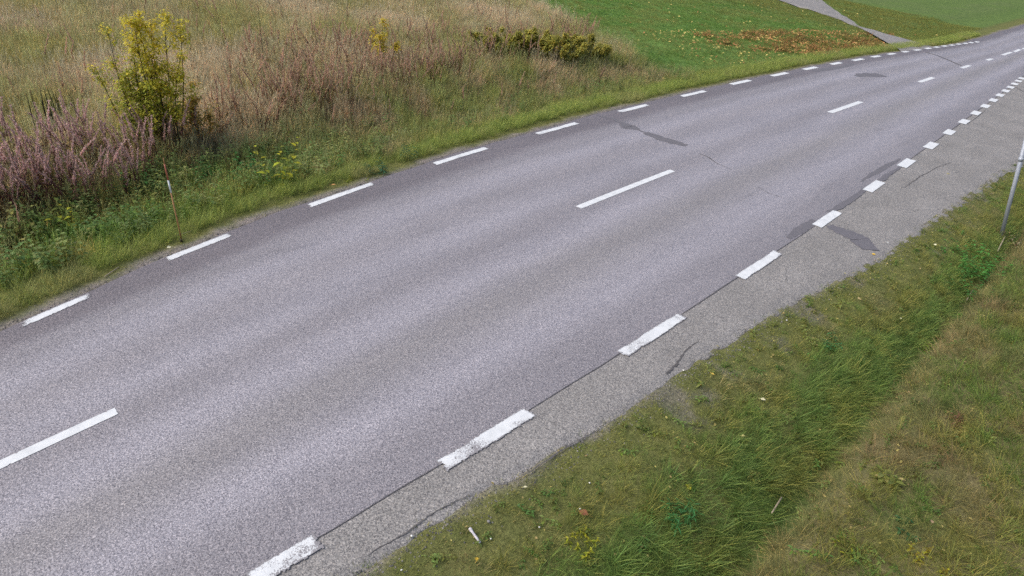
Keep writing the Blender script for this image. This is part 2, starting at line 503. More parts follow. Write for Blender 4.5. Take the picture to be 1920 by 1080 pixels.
SEAM = lambda y: lineR(y) - 0.03 + 0.02 * (vnoise(y, y * 0, 1.5, 71) - .5)
def road_cols(y, f):
    g = np.concatenate([[0, 0.008], np.linspace(0.03, 1, 22)])
    q = np.interp(f, np.linspace(0, 1, len(g)), g)
    return edgeL(y) * (1 - q) + SEAM(y) * q
road_z = lambda f, X, Y: np.where(f == 0, -0.09, 0.0)
road = link('road', strip('road', road_cols, M_ROAD, 24, 'lane',
                          lambda X, Y: np.stack([0.1 + 0.8 * (X - lineL(Y)) / (lineR(Y) - lineL(Y)), Y], -1), road_z), kind='structure')
def sh_cols(y, f):
    q = np.interp(f, [0, .3, .6, 1], [0, .45, .78, 1.10])
    e = edgeR(y)
    return SEAM(y) + 0.0 + (e - SEAM(y)) * q
def sh_z(f, X, Y):
    crumble = smooth(.62, 1.0, f) * np.ones_like(X)
    return -0.008 - 0.006 * f - crumble * (0.012 + 0.055 * np.clip(fbm(X, Y, 5.0, 95, 4) - .28, 0, 1)) - 0.03 * smooth(.93, 1, f)
shoulder = link('paved_shoulder', strip('paved_shoulder', sh_cols, M_SHOULDER, 20, zfn=sh_z), kind='structure')

# side road joining on the far left
A0, A1 = flat(1692, 97), flat(1752, 88)
B0, B1 = flat(1655, 76), flat(1706, 76)
def _ext(a, b, d): return a + (b - a) / np.linalg.norm(b - a) * d
sr = []
for d in np.linspace(-0.6, 30, 40):
    p, q = _ext(A0, B0, d), _ext(A1, B1, d)
    for f in np.linspace(0, 1, 6):
        v = p * (1 - f) + q * f
        v[2] = max(float(terrain(v[0], v[1])), -0.02) + 0.05 if d > 0.8 else -0.02 + .05 * max(d, 0)
        sr.append(v)
sF = [(r * 6 + k, r * 6 + k + 1, r * 6 + k + 7, r * 6 + k + 6) for r in range(39) for k in range(5)]
side_road = link('side_road', mesh_from('side_road', sr, sF, M_SHOULDER), kind='structure')

# ------------------------------------------------------------------ road markings: each dash is a part of the road
def dash(name, xl, y0, y1, width, wear, seed, skew=0.0):
    """a thin raised sheet with chipped edges"""
    cell = 0.012 if y0 < 14 else 0.03
    nu, nv = max(5, int(width / cell)), max(6, int((y1 - y0) / (cell * 1.6)))
    U, Vv = np.meshgrid(np.linspace(0, 1, nu + 1), np.linspace(0, 1, nv + 1))
    Y = y0 + (y1 - y0) * Vv
    X = xl(Y) + (U - 0.5) * width
    def worn(U, Vv):
        yy, xx = Vv * (y1 - y0), U * width
        e = np.minimum(np.clip(np.minimum(U, 1 - U) * width / 0.028, 0, 1), np.clip(np.minimum(Vv, 1 - Vv) * (y1 - y0) / 0.07, 0, 1))
        big = 0.7 * vnoise(xx * 2.5, yy, 2.6, seed + 7) + 0.3 * vnoise(xx * 1.5, yy, 11, seed + 5)
        return wear * (0.75 * (1 - e) + 1.5 * np.clip(big - .42, 0, 1)) * 1.6, e
    cu, cv = (U[:-1, :-1] + U[1:, 1:]) / 2, (Vv[:-1, :-1] + Vv[1:, 1:]) / 2
    wr, e = worn(cu, cv)
    n = 0.5 * vnoise(cu * width, cv * (y1 - y0), 30, seed) + 0.5 * vnoise(cu * width, cv * (y1 - y0), 85, seed + 3)
    keep = n + 0.42 * e > 0.26 + wr * 1.1
    Y = Y + (vnoise(U, Vv, 9, seed + 9) - .5) * 0.02
    P = np.stack([X, Y, np.full_like(X, 0.005)], -1).reshape(-1, 3)
    W = np.repeat(np.clip(0.18 + 1.3 * worn(U, Vv)[0], 0, .8).reshape(-1, 1), 3, 1)
    idx = np.arange(nv)[:, None] * (nu + 1) + np.arange(nu)[None, :]
    F = np.stack([idx, idx + 1, idx + nu + 2, idx + nu + 1], -1)[keep]
    used = np.unique(F)
    remap = np.zeros(len(P), int); remap[used] = np.arange(len(used))
    return link(name, mesh_from(name, P[used], remap[F], M_PAINT, W[used]), road)
LD = [((42, 611), (168, 552)), ((313, 487), (432.5, 439)), ((577, 384), (702, 346)), ((811, 306), (915, 279)), ((1004.5, 251), (1084, 231)),
      ((1159, 209), (1217.5, 197)), ((1276, 180.5), (1323, 171)), ((1369, 157.7), (1408, 151)), ((1444, 141.7), (1479, 137.3)), ((1504, 129.7), (1534, 126.7)),
      ((1555, 120), (1580, 118)), ((1596, 113), (1621, 111)), ((1632.3, 106.7), (1652.3, 105.3)), ((1662.7, 101.7), (1680, 100.7)), ((1690, 97.3), (1705, 97)),
      ((1713, 94.2), (1727, 93.4)), ((1734, 91.2), (1746, 90.3)), ((1751, 88.9), (1761, 88)), ((1766, 86.8), (1776, 86)), ((1780, 85), (1789, 84.3)),
      ((1793, 83.2), (1802, 82.4)), ((1806, 81.8), (1814, 81)), ((1817, 80.3), (1825, 79.6)), ((1828, 79), (1836, 78.3))]
for k, (a, b) in enumerate(LD):
    y0, y1 = flat(*a)[1], flat(*b)[1]
    off = (flat(*a)[0] - lineL(y0) + flat(*b)[0] - lineL(y1)) / 2
    dash('edge_line_dash', (lambda y, o=off: lineL(y) + o), y0, y1, 0.14 + .011 * min(k, 9), 0.17 if k < 7 else 0.05, 100 + k)
RD = [((460, 1094), (600, 1009)), ((829, 875), (997.5, 772.5)), ((1166, 664), (1280, 591)), ((1388, 521), (1459, 473)), ((1529, 423), (1570.5, 397)),
      ((1625, 358), (1652, 340.5)), ((1691, 313), (1710.5, 299.5)), ((1738.5, 278), (1753, 268)), ((1775, 252), (1785.5, 244))]
for cx, cy_, hx in ((1807.5, 228, 4.6), (1830, 212, 4), (1847.5, 199, 3.5), (1863, 188, 3.2), (1875, 178.5, 2.9), (1886, 170.5, 2.6), (1896, 164, 2.3), (1903, 157.5, 2.1), (1910, 152, 1.9), (1916, 147, 1.8)):
    RD.append(((cx - hx, cy_ + hx * .75), (cx + hx, cy_ - hx * .75)))
for k, (a, b) in enumerate(RD):
    dash('edge_line_dash', (lambda y: lineR(y)), flat(*a)[1], flat(*b)[1], (.21, .20, .185, .19, .21, .235, .26, .27, .27)[min(k, 8)], 0.26 if k < 2 else 0.2 if k < 4 else 0.1, 200 + k)
CD = [((-60, 906), (215, 767)), ((1084, 389), (1261, 320)), ((1555, 211), (1615, 191)), ((1722.5, 153.7), (1751, 145.7)), ((1802.5, 127.5), (1819, 123)), ((1849, 113), (1861, 110.5)),
      ((1879, 103), (1897, 98)), ((1900.5, 97), (1914, 93)), ((1917, 92), (1928, 89))]
for k, (a, b) in enumerate(CD):
    y0, y1 = flat(*a)[1], flat(*b)[1]
    off = (flat(*a)[0] - lineC(y0) + flat(*b)[0] - lineC(y1)) / 2
    dash('centre_line_dash', (lambda y, o=off: lineC(y) + o), y0, y1, (.13, .155, .2)[min(k, 2)], 0.03, 300 + k)

# ------------------------------------------------------------------ tar patches and cracks
def ribbon(name, pix, widths, mat, parent, z=0.004, jag=0.3, seed=0, sub=8):
    P = np.array([flat(*p) for p in pix])
    t = np.linspace(0, len(P) - 1, (len(P) - 1) * sub + 1)
    X = np.interp(t, range(len(P)), P[:, 0]); Y = np.interp(t, range(len(P)), P[:, 1]); W = np.interp(t, range(len(P)), widths)
    d = np.gradient(np.stack([X, Y], 1), axis=0); d /= np.linalg.norm(d, axis=1)[:, None] + 1e-9
    nrm = np.stack([-d[:, 1], d[:, 0]], 1)
    r = np.random.default_rng(seed)
    wob = np.cumsum(r.normal(0, 1, len(t))); wob -= np.linspace(wob[0], wob[-1], len(t))
    o = wob * jag * np.mean(widths) * 0.5
    a = W / 2 * (1 + jag * r.uniform(-1, 1, len(t))) + o
    b = W / 2 * (1 + jag * r.uniform(-1, 1, len(t))) - o
    V = [(x + n[0] * q, y + n[1] * q, z) for x, y, n, q in zip(X, Y, nrm, a)] + [(x - n[0] * q, y - n[1] * q, z) for x, y, n, q in zip(X, Y, nrm, b)]
    k = len(t)
    F = [(i, i + 1, k + i + 1, k + i) for i in range(k - 1)]
    return link(name, mesh_from(name, V, F, mat), parent)
# seam between carriageway and shoulder: one long open crack
ys_ = np.arange(0.0, 60, 0.12)
w_ = 0.003 + 0.015 * vnoise(ys_, ys_ * 0, 1.7, 81) ** 2 + 0.012 * smooth(14, 30, ys_)
sv = [(SEAM(y) - w / 2 - .004, y, 0.003) for y, w in zip(ys_, w_)] + [(SEAM(y) + w / 2, y, -0.004) for y, w in zip(ys_, w_)]
n_ = len(ys_)
link('seam_crack', mesh_from('seam_crack', sv, [(i, i + 1, n_ + i + 1, n_ + i) for i in range(n_ - 1)], M_CRACK), road)
ribbon('tar_patch', [(1478, 447), (1500, 432), (1528, 413)], [0.1, 0.22, 0.16], M_TAR, road, 0.003, 0.15, 1)
ribbon('tar_patch', [(1552, 396), (1575, 388), (1600, 372), (1625, 352)], [0.06, 0.17, 0.14, 0.10], M_TAR, road, 0.003, 0.18, 2)
ribbon('tar_patch', [(1640, 344), (1655, 334), (1690, 312)], [0.09, 0.14, 0.05], M_TAR, road, 0.003, 0.18, 3)
ribbon('tar_patch', [(1614, 341), (1640, 324), (1668, 309), (1688, 297)], [0.03, 0.15, 0.16, 0.04], M_TAR, road, 0.003, 0.2, 4)
ribbon('tar_patch', [(1556, 422), (1580, 434), (1610, 448), (1634, 468)], [0.22, 0.42, 0.5, 0.35], M_TAR, shoulder, -0.006, 0.10, 5)
ribbon('crack_seal', [(1118, 216), (1146, 222), (1170, 232)], [0.09, 0.14, 0.2], M_TAR, road, 0.0035, 0.2, 6)
ribbon('crack_seal', [(1168, 232), (1180, 238), (1198, 243)], [0.3, 0.55, 0.15], M_TAR, road, 0.0045, 0.12, 7)
ribbon('crack_seal', [(1196, 243), (1212, 249)], [0.1, 0.1], M_TAR, road, 0.0035, 0.2, 8)
ribbon('crack_seal', [(1210, 249), (1232, 256), (1262, 266), (1288, 273)], [0.28, 0.36, 0.40, 0.2], M_TAR, road, 0.0045, 0.10, 9)
ribbon('road_crack', [(1312, 288), (1328, 295), (1345, 306), (1372, 318)], [0.02, 0.035, 0.02, 0.008], M_CRACK, road, 0.003, 0.5, 10, 12)
ribbon('road_crack', [(1420, 350), (1440, 362), (1470, 372)], [0.005, 0.015, 0.005], M_CRACK, road, 0.003, 0.6, 11, 12)
ribbon('tar_patch', [(1607, 143), (1632, 141), (1652, 140)], [0.3, 0.75, 0.6], M_TAR, road, 0.003, 0.12, 12)
ribbon('tar_patch', [(1525, 134), (1565, 127), (1600, 120)], [0.25, 0.35, 0.2], M_TAR, road, 0.003, 0.1, 17)
ribbon('road_crack', [(1737, 98), (1760, 105), (1785, 115), (1802, 123)], [0.14, 0.12, 0.12, 0.14], M_CRACK, road, 0.003, 0.2, 13)
ribbon('road_crack', [(1690, 352), (1710, 341), (1728, 328), (1742, 322), (1760, 313), (1782, 304)], [0.008, 0.02, 0.035, 0.02, 0.02, 0.008], M_CRACK, shoulder, -0.005, 0.7, 14, 14)
ribbon('road_crack', [(1816, 231), (1838, 214), (1850, 205)], [0.01, 0.03, 0.01], M_CRACK, shoulder, -0.005, 0.6, 15, 10)
ribbon('road_crack', [(1904, 163), (1914, 169), (1922, 172)], [0.06, 0.06, 0.06], M_CRACK, shoulder, -0.005, 0.2, 16)
ribbon('road_crack', [(960, 903), (1040, 855), (1075, 830), (1130, 800)], [0.006, 0.018, 0.012, 0.006], M_CRACK, shoulder, -0.0085, 0.7, 18, 14)
ribbon('road_crack', [(1250, 700), (1275, 680), (1300, 648), (1312, 636)], [0.03, 0.035, 0.018, 0.005], M_CRACK, shoulder, -0.0085, 0.6, 19, 14)
ribbon('road_crack', [(690, 1040), (760, 1000), (820, 955), (880, 925)], [0.008, 0.014, 0.012, 0.006], M_CRACK, shoulder, -0.0085, 0.7, 20, 14)

VEG = 1.75
# ------------------------------------------------------------------ plant prototypes
def vary(c, a=0.18):
    return np.clip(np.asarray(c) * (1 + random.uniform(-a, a)) * np.array([1 + random.uniform(-.1, .1), 1, 1 + random.uniform(-.15, .15)]), 0.002, 1)
W1 = np.array([1.0, 1.0, 1.0])
STRAW = np.array([1.55, 1.28, 1.25])
def grass_tuft(name, n, spread, lmin, lmax, width, lean, curve, straw=0.15, seg=3):
    mb = MB()
    for k in range(n):
        r = spread * math.sqrt(random.random()); th = random.uniform(0, 2 * math.pi)
        L = random.uniform(lmin, lmax)
        c = vary(W1, .28)
        if random.random() < straw: c = c * STRAW
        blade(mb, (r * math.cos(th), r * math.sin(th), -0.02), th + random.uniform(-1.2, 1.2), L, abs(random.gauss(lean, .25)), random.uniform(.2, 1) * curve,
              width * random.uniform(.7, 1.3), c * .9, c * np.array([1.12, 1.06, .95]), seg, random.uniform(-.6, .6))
    return mb.mesh(name, M_INST)
def seeded_tuft(name, n, spread, lmin, lmax, width, heads):
    """long meadow grass with pale seed heads"""
    mb = MB()
    for k in range(n):
        r = spread * math.sqrt(random.random()); th = random.uniform(0, 2 * math.pi)
        c = vary(W1, .3)
        if random.random() < .3: c = c * STRAW
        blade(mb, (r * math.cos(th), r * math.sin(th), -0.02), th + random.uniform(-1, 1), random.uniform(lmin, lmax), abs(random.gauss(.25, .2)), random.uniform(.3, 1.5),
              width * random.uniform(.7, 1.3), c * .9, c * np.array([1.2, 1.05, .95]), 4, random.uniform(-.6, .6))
    for k in range(heads):
        th = random.uniform(0, 2 * math.pi); L = lmax * random.uniform(.95, 1.3)
        d = np.array([math.cos(th), math.sin(th), 0]); ln = random.uniform(.05, .35)
        c = vary(STRAW, .15)
        top = d * L * math.sin(ln) + np.array([0, 0, L * math.cos(ln)])
        tube(mb, [(0, 0, 0), top * .5 + d * -.01, top], [.002, .0016, .001], c, 3, False)
        for q in range(7):
            f = .78 + .035 * q
            a = random.uniform(0, 6.28)
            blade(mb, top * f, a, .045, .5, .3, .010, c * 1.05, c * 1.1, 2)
    return mb.mesh(name, M_INST)
PINK = np.array([1.0, 0.80, 0.76]); RUST = np.array([0.13, 0.055, 0.050])
def fireweed_parts(h):
    """stalk with withered leaves, and the fluffy seed plume at its end"""
    st, pl = MB(), MB()
    ln, az = random.uniform(0, .22), random.uniform(0, 6.28)
    d = np.array([math.cos(az), math.sin(az), 0.0])
    axis = lambda f: np.array([0, 0, h * f]) + d * h * ln * f ** 2.2
    tube(st, [axis(f) for f in (0, .35, .7, 1.0)], [.006, .005, .004, .0015], RUST * 1.2, 4, False)
    for k in range(26):
        f = random.uniform(.12, .68); a = random.uniform(0, 6.28)
        dr = np.array([math.cos(a), math.sin(a), random.uniform(-.5, .45)])
        c = RUST * random.uniform(.7, 1.5) if random.random() < .8 else np.array([.16, .14, .05])
        leaf(st, axis(f), dr, (0, 0, 1), random.uniform(.07, .13), random.uniform(.014, .024), c, .3, random.uniform(.2, .8))
    f0 = random.uniform(.55, .66)
    for k in range(84):
        f = f0 + (1 - f0) * random.random() ** .9
        taper = (1.08 - f) / (1.08 - f0)
        a = random.uniform(0, 6.28)
        c = vary(PINK * random.uniform(.62, 1.0), .1)
        blade(pl, axis(f), a, random.uniform(.050, .090) * (0.45 + .65 * taper), random.uniform(.2, .95), random.uniform(-1.0, 1.3), random.uniform(.026, .044), c * .9, c, 2, random.uniform(-1.5, 1.5))
    return st, pl
def merge(a, b):
    m = MB(); 
    for s in (a, b):
        off = m.n
        m.V += s.V; m.C += s.C; m.F += [tuple(i + off for i in f) for f in s.F]; m.n += s.n
    return m
def weed_mb(nst, h, leaf_l, leaf_w, c, c2=None, p2=0.0, spread=.12, nleaf=9, up=.35):
    st, fo = MB(), MB()
    for s in range(nst):
        a = random.uniform(0, 6.28); r = spread * math.sqrt(random.random())
        b = np.array([r * math.cos(a), r * math.sin(a), -.02])
        hh = h * random.uniform(.65, 1.1)
        tip = b + np.array([math.cos(a) * hh * .3, math.sin(a) * hh * .3, hh])
        mid = (b + tip) / 2 + np.array([random.uniform(-.03, .03), random.uniform(-.03, .03), hh * .06])
        tube(st, [b, mid, tip], [.004, .003, .0015], np.asarray(c) * np.array([1.1, .8, .8]), 4, False)
        for k in range(nleaf):
            f = (k + 1.5) / (nleaf + 1)
            p = b * (1 - f) ** 2 + 2 * mid * f * (1 - f) + tip * f * f
            t = k * 2.4 + random.uniform(-.4, .4)
            col = np.asarray(c2) if (c2 is not None and random.random() < p2) else np.asarray(c)
            sc = (1.1 - .45 * f) * random.uniform(.75, 1.2)
            leaf(fo, p, (math.cos(t), math.sin(t), up * random.uniform(.2, 1.4)), (0, 0, 1), leaf_l * sc, leaf_w * sc, vary(col, .2), .3, random.uniform(.15, .55))
    return st, fo

# ------------------------------------------------------------------ scattering (stuff): instanced by geometry nodes
def scatter(name, protos, P, rotz, tilt, scale, tint, kind='stuff', comb=None):
    lib = bpy.data.collections.new(name + '_sources')
    for k, me in enumerate(protos):
        lib.objects.link(bpy.data.objects.new('%s_source_%02d' % (name, k), me))
    n = len(P)
    me = bpy.data.meshes.new(name)
    me.vertices.add(n)
    me.vertices.foreach_set('co', np.asarray(P, np.float32).ravel())
    a = me.attributes.new('rot', 'FLOAT_VECTOR', 'POINT')
    R = np.stack([tilt * np.cos(rotz * 3.1), tilt * np.sin(rotz * 3.1), rotz], 1).astype(np.float32)
    if comb is not None:
        # lay the blades over towards comb = (angle from the vertical, direction), turned about their own stem first
        al, ps = comb
        c_, s_ = np.cos(al), np.sin(al); cp, sp = np.cos(ps), np.sin(ps)
        M_ = ((cp * cp * c_ + sp * sp, cp * sp * (c_ - 1), cp * s_), (cp * sp * (c_ - 1), sp * sp * c_ + cp * cp, sp * s_), (-cp * s_, -sp * s_, c_))
        m = lambda i, j: M_[i][j]
        cz, sz = np.cos(rotz), np.sin(rotz)
        r00 = m(0, 0) * cz + m(0, 1) * sz; r10 = m(1, 0) * cz + m(1, 1) * sz; r20 = m(2, 0) * cz + m(2, 1) * sz
        r21 = -m(2, 0) * sz + m(2, 1) * cz; r22 = m(2, 2)
        R = np.stack([np.arctan2(r21, r22), np.arcsin(np.clip(-r20, -1, 1)), np.arctan2(r10, r00)], 1).astype(np.float32)
    a.data.foreach_set('vector', R.ravel())
    a = me.attributes.new('scl', 'FLOAT', 'POINT'); a.data.foreach_set('value', np.asarray(scale, np.float32))
    a = me.attributes.new('pick', 'INT', 'POINT'); a.data.foreach_set('value', RNG.integers(0, len(protos), n).astype(np.int32))
    a = me.attributes.new('tint', 'FLOAT_COLOR', 'POINT')
    c = np.ones((n, 4), np.float32); c[:, :3] = np.clip(np.asarray(tint) * VEG, 0.001, 2); a.data.foreach_set('color', c.ravel())
    o = link(name, me, kind=kind)
    ng = bpy.data.node_groups.new(name + '_scatter', 'GeometryNodeTree')
    ng.interface.new_socket('Geometry', in_out='INPUT', socket_type='NodeSocketGeometry')
    ng.interface.new_socket('Geometry', in_out='OUTPUT', socket_type='NodeSocketGeometry')
    gi, go = ng.nodes.new('NodeGroupInput'), ng.nodes.new('NodeGroupOutput')
    ip = ng.nodes.new('GeometryNodeInstanceOnPoints')
    ci = ng.nodes.new('GeometryNodeCollectionInfo'); ci.inputs['Collection'].default_value = lib
    ci.inputs['Separate Children'].default_value = True; ci.inputs['Reset Children'].default_value = True
    def attr(t, nm):
        q = ng.nodes.new('GeometryNodeInputNamedAttribute'); q.data_type = t; q.inputs['Name'].default_value = nm; return q.outputs['Attribute']
    e2r = ng.nodes.new('FunctionNodeEulerToRotation')
    ng.links.new(attr('FLOAT_VECTOR', 'rot'), e2r.inputs[0])
    ng.links.new(gi.outputs[0], ip.inputs['Points'])
    ng.links.new(ci.outputs[0], ip.inputs['Instance'])
    ip.inputs['Pick Instance'].default_value = True
    ng.links.new(attr('INT', 'pick'), ip.inputs['Instance Index'])
    ng.links.new(e2r.outputs[0], ip.inputs['Rotation'])
    ng.links.new(attr('FLOAT', 'scl'), ip.inputs['Scale'])
    ng.links.new(ip.outputs[0], go.inputs[0])
    md = o.modifiers.new('scatter', 'NODES'); md.node_group = ng
    return o
def sample(x0, x1, y0, y1, density):
    n = int((x1 - x0) * (y1 - y0) * density)
    return RNG.uniform(x0, x1, n), RNG.uniform(y0, y1, n)
def in_view(x, y, m=230):
    z = terrain(x, y)
    px, py, d = pixel(np.stack([x, y, z], -1))
    return (d > 0.3) & (px > -m) & (px < PW + m) & (py > -m * .7) & (py < PH + m * 1.3)
def pick(mask, *arr): return [a[mask] for a in arr]
def lerp(a, b, t): return np.asarray(a) + (np.asarray(b) - np.asarray(a)) * np.asarray(t)[..., None]
def fin(name, protos, x, y, scale, tint, tilt=.12, dz=0.0, comb=None):
    z = terrain(x, y) + dz
    n = len(x)
    return scatter(name, protos, np.stack([x, y, z], 1), RNG.uniform(0, 6.28, n), RNG.uniform(0, tilt, n), scale, tint, comb=comb)

G_OLIVE = np.array([0.150, 0.160, 0.046]); G_GREEN = np.array([0.092, 0.148, 0.036]); G_LIME = np.array([0.185, 0.240, 0.068])
G_DRY = np.array([0.200, 0.160, 0.100]); G_BUFF = np.array([0.240, 0.205, 0.135]); G_RUST = np.array([0.150, 0.100, 0.064])
short = [grass_tuft('short_tuft', 16, .06, .03, .085, .0050, .55, .8, .18) for k in range(5)]
mid = [grass_tuft('mid_tuft', 20, .07, .09, .20, .0060, .45, 1.3, .15, 4) for k in range(5)]
longg = [grass_tuft('long_tuft', 22, .08, .16, .36, .0065, .35, 1.5, .2, 4) for k in range(5)]
meadow = [seeded_tuft('meadow_tuft', 20, .10, .22, .60, .014, 3) for k in range(6)]

# right verge
x, y = sample(-3.6, DITCH_X - .10, -1, 45, 210)
dr = x - edgeR(y); n = fbm(x, y, 1.1, 61); nf = fbm(x, y, 3.2, 62)
keep = (dr > -.02 - .05 * (nf > .6)) & in_view(x, y) & (RNG.random(len(x)) < np.clip(.45 + .8 * smooth(.0, .4, dr) - .65 * smooth(.60, .72, n) * (1 - smooth(.5, 1.0, dr)), .05, 1))
x, y, dr, n, nf = pick(keep, x, y, dr, n, nf)
t = lerp(G_OLIVE * 1.0, G_GREEN * 1.1, smooth(.38, .66, nf + .22 * smooth(.6, 1.4, dr) - .12))
t = lerp(t, G_BUFF * .75, smooth(.60, .75, fbm(x, y, 2.3, 63)) * .5 * (1 - smooth(.7, 1.2, dr)))
lush = smooth(.75, 1.35, dr + .5 * (n - .5))
t = lerp(t, np.array([.100, .152, .046]), lush * (.25 + .6 * smooth(.35, .65, nf)))
t = t * np.array([1.2, 1.24, 1.25]) * RNG.uniform(.75, 1.3, len(x))[:, None]
tall = (RNG.random(len(x)) < smooth(.35, 1.1, dr) * .75)
fin('verge_turf', short, x[~tall], y[~tall], RNG.uniform(.7, 1.3, (~tall).sum()), t[~tall])
xt, yt = x[tall], y[tall]
al = (.25 + .55 * smooth(.8, 1.8, dr[tall])) * RNG.uniform(.4, 1.25, len(xt))
ps = -.35 + 1.5 * (fbm(xt, yt, 1.3, 91) - .5) + RNG.normal(0, .25, len(xt))
fin('verge_grass', mid + longg[:2], xt, yt, RNG.uniform(.6, 1.2, len(xt)) * (.8 + .32 * smooth(.8, 1.6, dr[tall])), t[tall], comb=(al, ps))
# right back slope: rank grass with dry and reddish patches
x, y = sample(DITCH_X + .08, 9, -1, 30, 110)
keep = in_view(x, y)
x, y = pick(keep, x, y)
n = fbm(x, y, .9, 65); n2 = fbm(x, y, 2.0, 66)
crease = 1 - smooth(.1, .55, x - DITCH_X)
t = lerp(G_OLIVE * .92, G_GREEN * .9, smooth(.42, .68, n2))
t = lerp(t, G_DRY * .72, smooth(.5, .72, n) * .42)
t = lerp(t, G_RUST * 1.2, smooth(.60, .75, fbm(x, y, 1.6, 67)) * .55)
t = lerp(t, G_DRY * .95, crease * .55)
t = t * np.array([1.18, 1.2, 1.2]) * RNG.uniform(.7, 1.3, len(x))[:, None]
al = RNG.uniform(.1, .9, len(x)); ps = -2.3 + 2.6 * (fbm(x, y, 1.1, 92) - .5) + RNG.normal(0, .3, len(x))
fin('back_slope_grass', mid + longg + longg, x, y, RNG.uniform(.5, 1.05, len(x)), t, comb=(al, ps))
# left verge: a band of lime grass over a trampled edge
x, y = sample(-14, -8.6, -6, 60, 150)
dl = edgeL(y) - x
keep = (dl > .03) & (dl < .95 + .35 * (fbm(x, y, 1.0, 98) - .5) + .5 * smooth(8, 16, y)) & in_view(x, y) & (RNG.random(len(x)) < .2 + .8 * smooth(.12, .4, dl))
x, y, dl = pick(keep, x, y, dl)
nf = fbm(x, y, 1.4, 68)
t = lerp(G_OLIVE * .8, G_LIME, smooth(.2, .55, dl + (nf - .5) * .4))
t = lerp(t, G_BUFF, smooth(.55, .75, nf) * .35)
t = t * RNG.uniform(.8, 1.25, len(x))[:, None]
tall = dl + (nf - .5) * .5 > .42
fin('roadside_turf', short, x[~tall], y[~tall], RNG.uniform(.8, 1.4, (~tall).sum()), t[~tall])
fin('roadside_grass', longg, x[tall], y[tall], RNG.uniform(.6, 1.05, tall.sum()), t[tall], .2)
# field and bank beyond
x, y = sample(-52, -10, -8, 66, 46)
dl = edgeL(y) - x
px, py, dd = pixel(np.stack([x, y, terrain(x, y)], -1))
lawn = smooth(23.2, 25.2, y - .45 * (dl - 4) + 1.5 * (fbm(x, y, .8, 90) - .5)) * smooth(1.2, 2.6, dl + .22 * (y - 25))
lawn = np.where(y > 20, lawn, 0)
sparse = np.clip(1.0 - .025 * np.clip(dd - 14, 0, 30), .4, 1)
keep = (dl > 1.0 + .35 * smooth(8, 16, y)) & in_view(x, y) & (RNG.random(len(x)) < sparse) & (lawn < .5) & (y < 46)
x, y, dl, px, py = pick(keep, x, y, dl, px, py)
n = fbm(x, y, .35, 70); n2 = fbm(x, y, 1.1, 74)
bank = 1 - smooth(2.6, 4.6, dl)
t = lerp(np.array([.375, .345, .240]), np.array([.250, .262, .105]), smooth(.36, .6, n) * .9)
t = lerp(t, np.array([.320, .290, .215]), smooth(.5, .7, n2) * .6)
t = lerp(t, lerp(G_OLIVE * 1.5, G_GREEN * 1.5, smooth(.4, .6, n2)), bank * (.35 + .65 * smooth(.3, .5, n2)))
t = lerp(t, lerp(G_LIME * .95, G_BUFF * 1.25, smooth(.4, .65, n2)), (1 - smooth(4.0, 6.0, dl)) * smooth(5, 10, y) * .8)
t = t * RNG.uniform(.7, 1.3, len(x))[:, None]
fin('meadow_grass', meadow, x, y, RNG.uniform(.65, 1.1, len(x)) * (1 - .25 * bank), t, .25)
# lawn further along
x, y = sample(-50, -12, 19, 66, 60)
dl = edgeL(y) - x
lawn = smooth(23.2, 25.2, y - .45 * (dl - 4) + 1.5 * (fbm(x, y, .8, 90) - .5)) * smooth(1.2, 2.6, dl + .22 * (y - 25))
lawn = np.where(y > 46, 1, lawn)
keep = (dl > 1.3) & in_view(x, y) & (lawn >= .4)
# keep the side road free
_s0, _s1 = np.array(A0[:2]), np.array(A1[:2]); _d0 = (np.array(B0[:2]) - _s0); _d1 = (np.array(B1[:2]) - _s1)
def on_side(x, y):
    c0 = _d0[0] * (y - _s0[1]) - _d0[1] * (x - _s0[0]); c1 = _d1[0] * (y - _s1[1]) - _d1[1] * (x - _s1[0])
    return (c0 * c1 < 0) | (np.abs(c0) / np.linalg.norm(_d0) < .15) | (np.abs(c1) / np.linalg.norm(_d1) < .15)
keep &= ~on_side(x, y)
x, y, dl = pick(keep, x, y, dl)
t = lerp(np.array([0.098, 0.185, 0.044]), np.array([0.150, 0.195, 0.060]), smooth(.3, .7, fbm(x, y, .5, 75)))
t = lerp(t, G_OLIVE * .9, smooth(.5, .7, fbm(x, y, 1.3, 76)) * .6)
t = lerp(t, G_OLIVE, smooth(46, 50, y) * .8) * RNG.uniform(.8, 1.2, len(x))[:, None]
fin('lawn_grass', mid, x, y, RNG.uniform(.7, 1.1, len(x)), t)

# broad-leaved cover on the bank
wproto = [merge(*weed_mb(5, .34, random.uniform(.07, .12), random.uniform(.03, .06), (1, 1, 1), (1.5, 1.1, .6), .1, .14, 9)).mesh('bank_weed', M_INST) for k in range(5)]
x, y = sample(-15, -9.5, -6, 24, 24)
dl = edgeL(y) - x
n = fbm(x, y, .7, 77)
keep = (dl > .75) & (dl < 4.2) & in_view(x, y) & (RNG.random(len(x)) < smooth(.85, 1.2, dl) * (1 - smooth(3.0, 4.2, dl)) * (1 - .88 * smooth(5, 9, y)) * (.35 + smooth(.35, .6, n)))
x, y, dl, n = pick(keep, x, y, dl, n)
t = lerp(np.array([.085, .150, .045]), np.array([.215, .225, .085]), RNG.random(len(x)) ** 1.5) * RNG.uniform(.7, 1.35, len(x))[:, None]
fin('bank_weeds', wproto, x, y, RNG.uniform(.8, 1.65, len(x)), t, .25)
